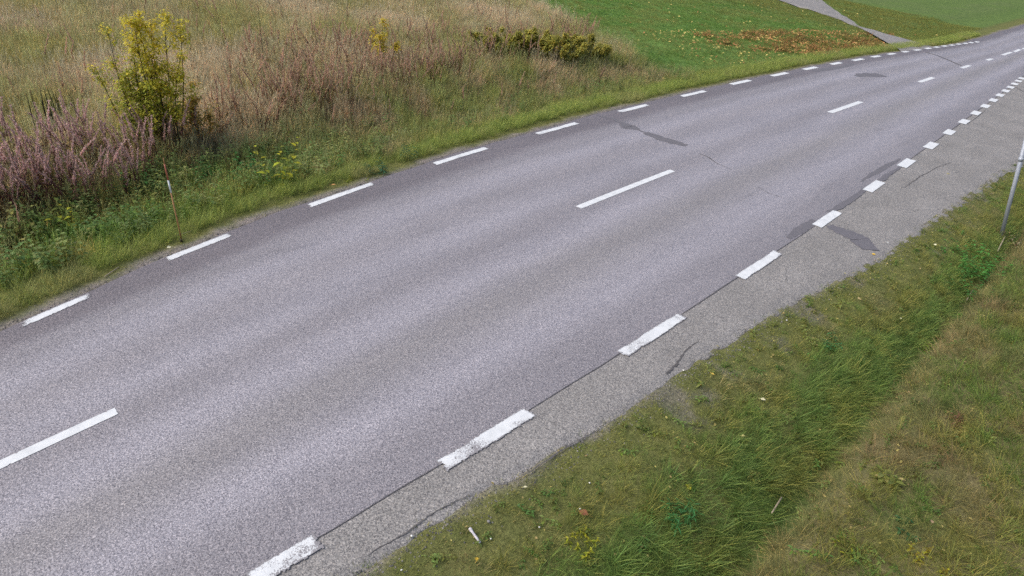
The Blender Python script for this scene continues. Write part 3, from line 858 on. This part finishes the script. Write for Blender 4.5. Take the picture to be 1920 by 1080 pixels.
# small herbs in the right verge
x, y = sample(-3.2, 6, -1, 28, 15)
dr = x - edgeR(y)
keep = (dr > .15) & in_view(x, y)
x, y = pick(keep, x, y)
t = lerp(np.array([.085, .17, .045]), np.array([.17, .18, .055]), RNG.random(len(x))) * RNG.uniform(.7, 1.3, len(x))[:, None]
hproto = [merge(*weed_mb(3, .09, .05, .02, (1, 1, 1), (1.5, 1.1, .6), .1, .05, 5, .2)).mesh('small_herb', M_INST) for k in range(4)]
fin('verge_herbs', hproto, x, y, RNG.uniform(.6, 1.6, len(x)), t, .3)

# ------------------------------------------------------------------ fireweed gone to seed
fw_meshes = []
fproto = []
for k in range(6):
    st, pl = fireweed_parts(random.uniform(.95, 1.3))
    fproto.append(merge(st, pl).mesh('fireweed', M_INST))
    fw_meshes.append((st.mesh('stalk', M_PLANT), pl))
PLUME_T = np.array([.34, .34, .34])
for k in range(6):
    pl = fw_meshes[k][1]
    pl.C = [c * np.array([.52, .45, .43]) for c in pl.C]
    fw_meshes[k] = (fw_meshes[k][0], pl.mesh('plume', M_PLANT))
x, y = sample(-34, -12, -6, 30, 44)
P3 = np.stack([x, y, terrain(x, y)], -1)
px, py, dd = pixel(P3)
n = fbm(x, y, .55, 80); n3 = fbm(x, y, 1.6, 84)
def inside(px, py, poly):
    poly = np.array(poly, float); c = np.zeros(px.shape, bool)
    j = len(poly) - 1
    for i in range(len(poly)):
        xi, yi = poly[i]; xj, yj = poly[j]
        c ^= ((yi > py) != (yj > py)) & (px < (xj - xi) * (py - yi) / (yj - yi + 1e-12) + xi)
        j = i
    return c
# stands read off the photograph as patches of ground
main = inside(px, py, [(-140, 420), (-140, 330), (60, 300), (140, 275), (230, 290), (300, 305), (300, 335), (265, 375), (170, 395), (60, 415), (-20, 440)])
band = inside(px, py, [(390, 265), (400, 215), (520, 185), (640, 160), (800, 130), (900, 118), (880, 140), (760, 185), (600, 225), (500, 262)])
behind = inside(px, py, [(260, 300), (300, 270), (400, 262), (420, 290), (330, 310)])
upper = inside(px, py, [(420, 180), (480, 90), (1130, 70), (1060, 115), (800, 140), (620, 165)])
pr = main * .95 + band * .62 + behind * .75 + upper * .22 + .02
pr = np.where((px > 1130) | (y > 26) | (edgeL(y) - x < 2.6), 0, pr) * (.35 + .65 * smooth(.35, .5, n3))
keep = in_view(x, y) & (RNG.random(len(x)) < pr)
strong = (main | behind)[keep]
x, y = pick(keep, x, y)
t = lerp(np.array([.48, .45, .39]), np.array([.50, .44, .425]), strong.astype(float)) * RNG.uniform(.75, 1.15, len(x))[:, None]
t[~strong] *= np.array([1.0, .93, .80])
fin('fireweed_stand', fproto, x, y, np.where(strong, RNG.uniform(.5, 1.05, len(x)), RNG.uniform(.45, .95, len(x))), t, .42)
def plant_thing(name, label, cat, px_, py_, parts, scale=1.0, group=None, rz=None):
    t_ = thing(name, label, cat, at(px_, py_), random.uniform(0, 6.28) if rz is None else rz, group)
    t_.scale = (scale,) * 3
    for nm, me in parts: link(nm, me, t_, 'stuff' if nm in ('stem', 'foliage', 'plume') else None)
    return t_
front = [(20, 405), (62, 398), (98, 402), (120, 392), (150, 398), (172, 385), (190, 392), (215, 378), (240, 372), (262, 362), (278, 345), (290, 330), (140, 372), (85, 380), (45, 385), (200, 360)]
for k, (a, b) in enumerate(front):
    st, pl = fw_meshes[k % 6]
    plant_thing('fireweed', 'tall fireweed gone to pale pink seed fluff at the front of the big stand', 'fireweed', a, b + 6,
                [('stalk', st), ('plume', pl)], random.uniform(.75, 1.05), 'seeding fireweed along the front of the stand')
for (a, b, s, lab) in ((285, 292, 1.05, 'upright seeding fireweed with the widest pale plume left of the snow stick top'),
                       (322, 286, .9, 'thin pale fireweed plume standing before the yellow sapling'),
                       (372, 280, .9, 'pale straw fireweed stalk below the small orange shrub')):
    st, pl = fw_meshes[(a // 7) % 6]
    plant_thing('fireweed', lab, 'fireweed', a, b, [('stalk', st), ('plume', pl)], s)

# ------------------------------------------------------------------ saplings and shrubs
def sapling(name, label, cat, base, h, stems, spread, leaf_c, leaf_c2, p2, nleaf, leaf_s, group=None, low=.2, lean=(0, 0), full=.55):
    t_ = thing(name, label, cat, base, 0, group)
    wood, crown = MB(), MB()
    for s in range(stems):
        a = random.uniform(0, 6.28)
        hh = h * random.uniform(full, 1.0) if s else h
        off = spread * math.sqrt(random.random()) if s else spread * .15
        b = np.array([math.cos(a) * off * .4, math.sin(a) * off * .4, -.05])
        tip = np.array([math.cos(a) * off + lean[0], math.sin(a) * off + lean[1], hh])
        ctrl = b * .5 + tip * .5 + np.array([0, 0, hh * .05]) + np.array([random.uniform(-.06, .06), random.uniform(-.06, .06), 0]) * h
        q = lambda f: b * (1 - f) ** 2 + 2 * ctrl * f * (1 - f) + tip * f * f
        r0 = .010 * h * .55
        tube(wood, [q(f) for f in np.linspace(0, 1, 7)], [r0 * (1 - .85 * f) + .001 for f in np.linspace(0, 1, 7)], np.array([.05, .04, .03]), 5, False)
        nb = int(7 + 5 * hh)
        for k in range(nb):
            f = random.uniform(low, .97)
            p = q(f)
            a2 = random.uniform(0, 6.28)
            L = hh * .20 * (1.15 - f) * random.uniform(.6, 1.3) + .08
            d = np.array([math.cos(a2), math.sin(a2), random.uniform(.5, 1.3)]); d /= np.linalg.norm(d)
            e = p + d * L
            tube(wood, [p, (p + e) / 2 + np.array([0, 0, .02]), e], [.004, .003, .0015], np.array([.06, .045, .03]), 3, False)
            m = max(2, int(nleaf / nb))
            for j in range(m):
                g = random.uniform(.2, 1.05)
                lp = p + (e - p) * g + np.random.default_rng(random.randrange(10 ** 6)).normal(0, .045, 3)
                az2 = random.uniform(0, 6.28)
                yel = p2 * (.45 + .75 * f)
                c = leaf_c2 if random.random() < yel else leaf_c
                leaf(crown, lp, (math.cos(az2), math.sin(az2), random.uniform(-.7, .5)), (0, 0, 1), leaf_s * random.uniform(.7, 1.25), leaf_s * random.uniform(.5, .75), vary(c, .25), .2, random.uniform(0, .5))
    link('stems', wood.mesh('stems', M_PLANT), t_, 'stuff')
    link('crown', crown.mesh('crown', M_PLANT), t_, 'stuff')
    return t_
YEL = (.46, .40, .050); YG = (.33, .34, .055); DG = (.24, .27, .065); ORG = (.48, .34, .10); OLV = (.25, .25, .055)
sapling('birch_sapling', 'tall yellow-leaved birch sapling, brightest and highest in the clump', 'sapling', at(326, 264), 2.85, 7, .75, YG, YEL, .85, 820, .064, None, .12, (.16, .14), .62)
sapling('birch_sapling', 'shorter yellow-green birch sapling on the left of the clump', 'sapling', at(268, 264), 2.5, 6, .70, DG, YEL, .5, 520, .062, None, .1, (-.08, -.07))
sapling('birch_sapling', 'low green bushy birch sapling in the middle of the clump', 'sapling', at(292, 268), 2.1, 6, .60, YG, YG, .3, 400, .062, None, .1, (.1, .1))
sapling('willow_shrub', 'small brownish orange shrub right of the yellow birch clump', 'shrub', at(378, 268), 1.45, 4, .35, (.30, .25, .09), ORG, .6, 300, .07)
sapling('thin_sapling', 'thin lone yellow sapling in the pale meadow near the top', 'sapling', at(718, 128), 1.6, 4, .55, (.36, .33, .06), (.48, .38, .05), .6, 380, .075)
sapling('bare_sapling', 'nearly bare grey sapling between the yellow birch and the lone sapling', 'sapling', at(497, 132), 1.9, 1, .05, (.12, .11, .05), (.12, .11, .05), .3, 26, .05)
for k, (a, b, h, lab) in enumerate(((930, 104, .95, 'olive shrub at the left end of the shrub row by the field'), (990, 110, 1.1, 'dense olive shrub, second from the left in the shrub row'),
                                   (1048, 113, .95, 'yellow-green shrub, third from the left in the shrub row'), (1108, 108, .85, 'yellowish shrub at the right end of the row beside the lawn'))):
    sapling('field_shrub', lab, 'shrub', at(a, b), h, 13, 1.45, OLV if k < 2 else (.24, .24, .055), (.38, .32, .07), .25 if k < 2 else .4, 1500, .075, 'shrubs in a row by the field', .1)
# dark upright dock stalks
mb = MB()
for k in range(16):
    a, r = random.uniform(0, 6.28), .32 * math.sqrt(random.random())
    b = np.array([math.cos(a) * r * 1.5, math.sin(a) * r * 1.5, -.03]); e = b + np.array([random.uniform(-.08, .08), random.uniform(-.08, .08), random.uniform(.7, 1.1)])
    tube(mb, [b, (b + e) / 2, e], [.008, .014, .003], np.array([.035, .035, .03]), 5)
t_ = thing('dock_plant', 'cluster of dark dry dock stalks behind the pink fireweed stand', 'dock plant', at(112, 252))
link('stalks', mb.mesh('stalks', M_PLANT), t_, 'stuff')

# ------------------------------------------------------------------ single weeds
def weed(name, label, px_, py_, h, n, ll, lw, c, c2=None, p2=0., spread=.12, nleaf=9, up=.35, cat='weed', group=None):
    st, fo = weed_mb(n, h, ll, lw, c, c2, p2, spread, nleaf, up)
    return plant_thing(name, label, cat, px_, py_, [('stem', st.mesh('stem', M_PLANT)), ('foliage', fo.mesh('foliage', M_PLANT))], 1.3 if px_ < 1000 else 1.1, group)
NET = (.050, .150, .038); YL = (.33, .33, .03); PALE = (.24, .24, .07)
weed('yellowing_weed', 'tall weed with large yellow leaves on the bank above the second road dash', 528, 348, .75, 4, .16, .08, (.16, .17, .03), YL, .6, .16, 10)
weed('nettle_patch', 'bright green nettles left of the tall yellow-leaved weed', 482, 356, .5, 12, .10, .05, NET, None, 0, .34, 9)
weed('nettle_patch', 'bright green nettles just right of the snow stick', 395, 362, .42, 9, .09, .045, NET, None, 0, .28, 8)
weed('nettle_patch', 'bright green nettles left of the white snow stick band', 248, 362, .45, 8, .09, .05, (.06, .15, .035), None, 0, .25, 8)
weed('nettle_patch', 'small vivid green nettle clump at the foot of the bank left of the snow stick', 268, 410, .3, 6, .085, .045, NET, None, 0, .18, 7)
weed('dock_weed', 'yellow-green leafy weed at the bank foot near the left frame edge', 122, 440, .5, 5, .12, .06, (.12, .16, .03), YL, .4, .16, 9)
weed('dock_weed', 'pale leafy weed on the bank beneath the first fireweed', 52, 470, .5, 6, .12, .055, (.085, .13, .03), PALE, .2, .2, 9)
weed('dock_weed', 'broad green weed on the bank at the left frame edge', 18, 440, .5, 6, .13, .06, (.07, .12, .03), PALE, .1, .2, 9)
weed('dock_weed', 'leafy green weed between the nettles and the lime verge band', 190, 452, .45, 6, .11, .055, (.07, .125, .03), PALE, .15, .2, 8)
weed('dock_weed', 'pale green leafy weed below the snow stick band', 300, 384, .45, 6, .10, .05, (.11, .15, .045), PALE, .3, .2, 8)
weed('thistle_clump', 'blue-green thistle clump in the verge by the third left dash', 700, 322, .25, 8, .11, .03, (.045, .105, .050), None, 0, .24, 8)
weed('thistle_clump', 'small round blue-green clump nearest the asphalt right of the thistles', 762, 296, .28, 8, .09, .03, (.045, .105, .045), None, 0, .16, 8)
weed('moss_cushion', 'flat bright yellow-green moss patch at the asphalt edge', 672, 338, .05, 14, .05, .03, (.17, .21, .02), None, 0, .25, 4, .1, 'moss')
weed('green_shrublet', 'grey-green leafy clump in the pale meadow left of the shrub row', 948, 158, .6, 8, .12, .05, (.075, .11, .04), None, 0, .3, 9)
weed('feathery_herb', 'feathery green herb clump low in the right verge', 1268, 975, .22, 12, .10, .018, (.055, .165, .05), None, 0, .12, 9, .4, 'herb')
weed('yellow_herb', 'yellow-leaved herb beside the feathery green clump', 1092, 1022, .12, 9, .06, .022, (.20, .22, .02), YL, .5, .12, 7, .2, 'herb')
weed('low_herb', 'small emerald herb halfway down the right verge', 1552, 648, .16, 8, .09, .022, (.05, .15, .055), None, 0, .13, 8, .3, 'herb')
weed('rosette_weed', 'pale yellow-green rosette with broad leaves in the rank grass', 1662, 902, .12, 5, .13, .06, (.16, .18, .05), (.40, .32, .14), .25, .06, 7, .3, 'herb')
weed('tall_nettles', 'dense bright nettles below the grey signpost', 1822, 500, .40, 34, .11, .05, (.075, .21, .045), None, 0, .60, 9, .35, 'nettles')
weed('tall_nettles', 'darker nettles deep in the ditch below the bright ones', 1800, 540, .32, 16, .11, .045, (.055, .15, .035), None, 0, .48, 8, .35, 'nettles')
weed('pale_herb', 'small pale yellow-green herb near the ditch crease', 1735, 652, .12, 5, .10, .035, (.15, .22, .03), None, 0, .1, 6, .3, 'herb')
weed('pale_herb', 'little yellow-leaved sprig on the mid verge', 1294, 912, .10, 3, .05, .03, (.25, .26, .05), YL, .4, .05, 6, .3, 'herb')
weed('pale_herb', 'yellow-green sprig at the bottom of the rank grass', 1590, 1030, .12, 6, .07, .022, (.13, .17, .03), YL, .3, .1, 7, .3, 'herb')
weed('yellow_herb', 'yellowing herb near the bottom right corner of the slope', 1735, 1060, .12, 8, .06, .025, (.22, .19, .03), YL, .4, .14, 7, .3, 'herb')
weed('reddish_herb', 'reddish brown dead herb tuft on the upper right slope', 1800, 800, .14, 9, .08, .016, (.19, .11, .06), None, 0, .16, 7, .4, 'herb')
weed('dry_herb', 'dry brown leafy stalks around the foot of the signpost', 1892, 462, .34, 14, .12, .022, (.21, .15, .09), (.33, .28, .19), .3, .32, 8, .8, 'dead stalks')
weed('green_sprig', 'bluish green clover sprig low on the right slope', 1700, 995, .10, 6, .06, .035, (.05, .13, .05), None, 0, .12, 6, .2, 'herb')
for (a, b, lab) in ((1555, 955, 'first'), ):
    pass

# ------------------------------------------------------------------ leaf litter (stuff) and single fallen leaves
lm = []
for k in range(4):
    mb = MB(); leaf(mb, (-.03, 0, .012), (1, .1, random.uniform(-.1, .2)), (0, 0, 1), .065, .045, (1, 1, 1), random.uniform(.1, .5), random.uniform(-.2, .3)); lm.append(mb.mesh('fallen_leaf', M_INST))
x, y = sample(-38, -11.5, 19, 58, 34)
P3 = np.stack([x, y, terrain(x, y)], -1); px, py, dd = pixel(P3)
dl = edgeL(y) - x
red = inside(px, py, [(1290, 62), (1330, 84), (1420, 102), (1560, 107), (1660, 94), (1680, 66), (1500, 58)])
pr = np.where(red, .95 * smooth(.25, .5, fbm(x, y, .9, 97)), np.where(inside(px, py, [(1190, 60), (1330, 130), (1450, 118), (1680, 98), (1690, 60)]), .16, .015))
keep = in_view(x, y, 60) & (dl > 1.1) & (RNG.random(len(x)) < pr) & ~on_side(x, y)
x, y, red = pick(keep, x, y, red)
t = lerp(np.array([.38, .20, .085]), np.array([.46, .37, .13]), (RNG.random(len(x)) < np.where(red, .25, .85)).astype(float)) * RNG.uniform(.55, 1.3, len(x))[:, None]
fin('leaf_carpet', lm, x, y, RNG.uniform(1.3, 2.4, len(x)), t, .9, .10)
rproto = [merge(*weed_mb(5, .30, .10, .055, (1, 1, 1), (1.6, 1.5, .6), .15, .18, 8)).mesh('rusty_plant', M_INST) for k in range(4)]
x, y = sample(-38, -11.5, 24, 50, 14)
P3 = np.stack([x, y, terrain(x, y)], -1); px, py, dd = pixel(P3)
keep = (fbm(x, y, .8, 99) > .45) & inside(px, py, [(1300, 66), (1350, 82), (1430, 98), (1560, 103), (1645, 92), (1650, 68), (1500, 60)]) & (edgeL(y) - x > 1.4) & ~on_side(x, y) & (RNG.random(len(x)) < .9)
x, y = pick(keep, x, y)
t = lerp(np.array([.27, .145, .065]), np.array([.20, .20, .065]), RNG.random(len(x))) * RNG.uniform(.6, 1.3, len(x))[:, None]
fin('rusty_undergrowth', rproto, x, y, RNG.uniform(.6, 1.1, len(x)), t, .3)
x, y = sample(-3.3, 5, 0, 26, 9)
keep = (x - edgeR(y) > .0) & in_view(x, y, 60)
x, y = pick(keep, x, y)
t = lerp(np.array([.45, .40, .13]), np.array([.30, .20, .11]), RNG.random(len(x))) * RNG.uniform(.6, 1.2, len(x))[:, None]
fin('leaf_litter', lm, x, y, RNG.uniform(.3, .7, len(x)), t, .7, .03)
# gravel along both asphalt edges
gm = []
for k in range(4):
    q = np.array([(-1, -.7, -.3), (.9, -.8, -.3), (1, .8, -.3), (-.8, .9, -.3), (-.6, -.4, .6), (.5, -.5, .7), (.6, .5, .5), (-.5, .6, .6)]) * np.random.default_rng(k).uniform(.7, 1.2, (8, 3)) * .010
    mb = MB(); mb.add(q, [(3, 2, 1, 0), (4, 5, 6, 7), (0, 1, 5, 4), (1, 2, 6, 5), (2, 3, 7, 6), (3, 0, 4, 7)], (1, 1, 1)); gm.append(mb.mesh('pebble', M_INST))
yy = RNG.uniform(0, 26, 4500); off = np.abs(RNG.normal(0, .16, 4500)) - .03
x = edgeR(yy) + off; keep = in_view(x, yy, 40) & ((off > .0))
yl = RNG.uniform(-1, 30, 3500); xl = edgeL(yl) - np.abs(RNG.normal(0, .12, 3500)) - .01
kl = in_view(xl, yl, 40)
x = np.concatenate([x[keep], xl[kl]]); y = np.concatenate([yy[keep], yl[kl]])
t = lerp(np.array([.13, .125, .12]), np.array([.34, .32, .30]), RNG.random(len(x)) ** 2.5)
fin('edge_gravel', gm, x, y, RNG.uniform(.4, 1.2, len(x)), t, .4)

def fallen(label, px_, py_, size, c, kind='leaf'):
    p = at(px_, py_)
    mb = MB()
    if kind == 'leaf':
        leaf(mb, (-size / 2, 0, 0), (1, 0, .12), (0, 0, 1), size, size * .72, c, .35, .1)
        tube(mb, [(-size / 2, 0, 0), (-size * .95, size * .1, .002)], [.0015, .001], c, 3, False)
        o = link('fallen_leaf', mb.mesh('fallen_leaf', M_PLANT))
        tag(o, label, 'leaf', 'single leaves fallen on the right verge')
    else:
        r = np.random.default_rng(int(px_))
        th = np.linspace(0, 6.28, 7)[:-1]
        V = [(0, 0, size * .55)]
        for zz, rr in ((.38, .62), (.05, 1.0), (-.3, .7)):
            V += [(size * rr * .7 * math.cos(a) * r.uniform(.85, 1.15), size * rr * .55 * math.sin(a) * r.uniform(.85, 1.15), size * zz) for a in th]
        V.append((0, 0, -size * .4))
        F = [(0, 1 + k, 1 + (k + 1) % 6) for k in range(6)]
        for q in (0, 1): F += [(1 + q * 6 + k, 7 + q * 6 + k, 7 + q * 6 + (k + 1) % 6, 1 + q * 6 + (k + 1) % 6) for k in range(6)]
        F += [(13 + k, 19, 13 + (k + 1) % 6) for k in range(6)]
        o = link('stone', mesh_from('stone', V, F, M_CHALK if kind == 'white' else M_STONE, None, True))
        tag(o, label, 'stone', 'loose stones on the right verge')
    o.location = p + Vector((0, 0, .06 if kind == 'leaf' else .02))
    o.rotation_euler = (random.uniform(-.35, .35), random.uniform(-.35, .35), random.uniform(0, 6.28))
    return o
Y1 = (.62, .42, .06); Y2 = (.66, .58, .25); CR = (.78, .74, .52)
fallen('deep yellow fallen leaf at the bottom of the verge below the white stick', 893, 1056, .055, Y1)
fallen('pale cream leaf on the moss between the shoulder edge and the white stick', 984, 921, .045, CR)
fallen('yellow leaf on the brown patch right of the dark shoulder crack', 1334, 708, .06, (.7, .5, .12))
fallen('cream torn leaf lying right of the yellow leaf on the brown patch', 1428, 756, .075, CR)
fallen('large reddish brown leaf on the bare gravelly patch', 1092, 969, .11, (.30, .12, .07))
fallen('small yellow leaf at the asphalt edge below the shoulder patch', 1636, 482, .07, Y1)
fallen('bright cream leaf on the verge straight below the shoulder patch', 1751, 464, .08, CR)
fallen('yellow leaf in the mossy strip left of the nettles', 1776, 330, .10, Y2)
fallen('buff leaf right of the small emerald herb', 1608, 566, .08, (.55, .42, .22))
fallen('pale leaf among long grass by the ditch crease', 1823, 515, .08, CR)
fallen('yellow leaf curled on the mossy slope below the cream torn leaf', 1391, 824, .055, Y2)
fallen('pinkish leaf low on the right slope near the clover sprig', 1742, 985, .06, (.55, .38, .25))
fallen('cream leaf in the short turf near the emerald herb', 1686, 602, .06, CR)
fallen('small white leaf by the shoulder edge beside the tar patch end', 1662, 460, .06, (.75, .75, .7))
fallen('orange leaf on the grass left of the second left dash', 626, 352, .09, (.62, .34, .14))
fallen('cream leaf on the trampled grass by the first snow stick dash', 318, 470, .08, CR)
fallen('yellow leaf tips caught in the grass by the lawn', 1346, 98, .16, Y2)
fallen('grey flat stone left of the white stick', 916, 981, .032, None, 'grey')
fallen('white pebble at the shoulder edge left of the white stick', 772, 1008, .022, None, 'white')
fallen('white pebble just right of the white stick', 920, 1013, .016, None, 'white')
fallen('white pebble above the large reddish leaf', 1087, 957, .018, None, 'white')
fallen('white pebble left of the yellow-leaved herb', 1011, 991, .018, None, 'white')
fallen('white pebble near the dark edge crack of the shoulder', 1281, 697, .022, None, 'white')
fallen('white pebble on bare ground right of the pale cream leaf', 1105, 908, .018, None, 'white')
fallen('white pebble at the bottom edge of the verge', 753, 1072, .018, None, 'white')
fallen('white pebble in the dry turf above the emerald herb', 1474, 603, .022, None, 'white')

# bleached stick lying on the verge
def stick(name, label, cat, a, b, r, mat, lift=.03, knob=False):
    p, q = at(*a) + Vector((0, 0, lift)), at(*b) + Vector((0, 0, lift))
    mb = MB()
    d = q - p
    pts = [np.array(d * f) + np.random.default_rng(5).normal(0, r * .25, 3) for f in (0, .12, .3, .6, 1)]
    tube(mb, pts, [r * (1.3 if knob else .7), r * 1.35 if knob else r, r * .95, r, r * .9], (1, 1, 1), 8)
    me = mb.mesh(name, mat, True)
    o = link(name, me); o.location = p
    return tag(o, label, cat)
stick('bleached_stick', 'short bleached white stick lying on the verge near the bottom', 'stick', (881, 995), (901, 1022), .013, M_PALEWOOD, .035, True)
stick('straw_twig', 'pale bare twig lying along the left asphalt edge', 'twig', (197, 521), (224, 503), .008, M_STRAWWOOD, .02)
stick('dead_stem', 'grey dead stem lying in the right ditch crease', 'stem', (1443, 972), (1462, 942), .010, M_STRAWWOOD, .09)
stick('dead_stem', 'pale dead stem leaning below the signpost foot', 'stem', (1866, 480), (1880, 452), .014, M_STRAWWOOD, .12)
stick('dead_stem', 'short pale stub beside the dry grass in the ditch', 'stem', (1808, 572), (1820, 552), .010, M_STRAWWOOD, .10)
stick('straw_twig', 'thin straw lying beside the foot of the snow stick', 'twig', (318, 449), (360, 436), .006, M_STRAWWOOD, .03)

# ------------------------------------------------------------------ snow stick and signpost
def leaning(base_px, top_px):
    """foot on the ground and the point above it that is seen at top_px with the least lean"""
    b = np.array(at(*base_px))
    d = ray(*top_px)
    t = (d[0] * b[0] + d[1] * b[1]) / (d[0] ** 2 + d[1] ** 2)
    return b, np.array([0, 0, CAM_H]) + d * t
b, tp = leaning((341, 452), (306, 296))
t_ = thing('snow_stick', 'thin leaning orange snow stick with a white reflective band at the left verge', 'snow stick', Vector(b))
def seg(name, f0, f1, r, mat, extra=0.0):
    mb = MB(); tube(mb, [(tp - b) * f0, (tp - b) * f1], [r * .78, r * .78 + extra], (1, 1, 1), 10)
    return link(name, mb.mesh(name, mat, True), t_)
seg('shaft', -.08, .615, .014, M_ORANGE)
seg('reflective_band', .60, .745, .0175, M_WHITE)
seg('upper_shaft', .735, .93, .0165, M_RED)
seg('tip', .925, 1.0, .012, M_ORANGE, -.004)
mb = MB(); tube(mb, [(.04, -.02, .0), (.055, -.02, .05), (.085, -.03, .06)], [.018, .016, .010], (1, 1, 1), 8)
link('foot_bracket', mb.mesh('foot_bracket', M_BARK, True), t_)
b, tp = leaning((1876, 446), (1914, 300))
t_ = thing('signpost', 'grey galvanised steel signpost leaning outward at the right frame edge', 'signpost', Vector(b))
L_ = 2.7 / np.linalg.norm(tp - b)
mb = MB(); tube(mb, [(tp - b) * -.1, (tp - b) * L_], [.042, .042], (1, 1, 1), 20, True)
link('pole', mb.mesh('pole', M_STEEL, True), t_)
mb = MB(); tube(mb, [(tp - b) * .985, (tp - b) * 1.03], [.050, .050], (1, 1, 1), 20)
link('clamp', mb.mesh('clamp', M_STEEL, True), t_)
mb = MB(); tube(mb, [(tp - b) * 1.005, (tp - b) * 1.005 + np.array([.07, .06, .0])], [.009, .009], (1, 1, 1), 8)
link('clamp_bolt', mb.mesh('clamp_bolt', M_STEEL, True), t_)
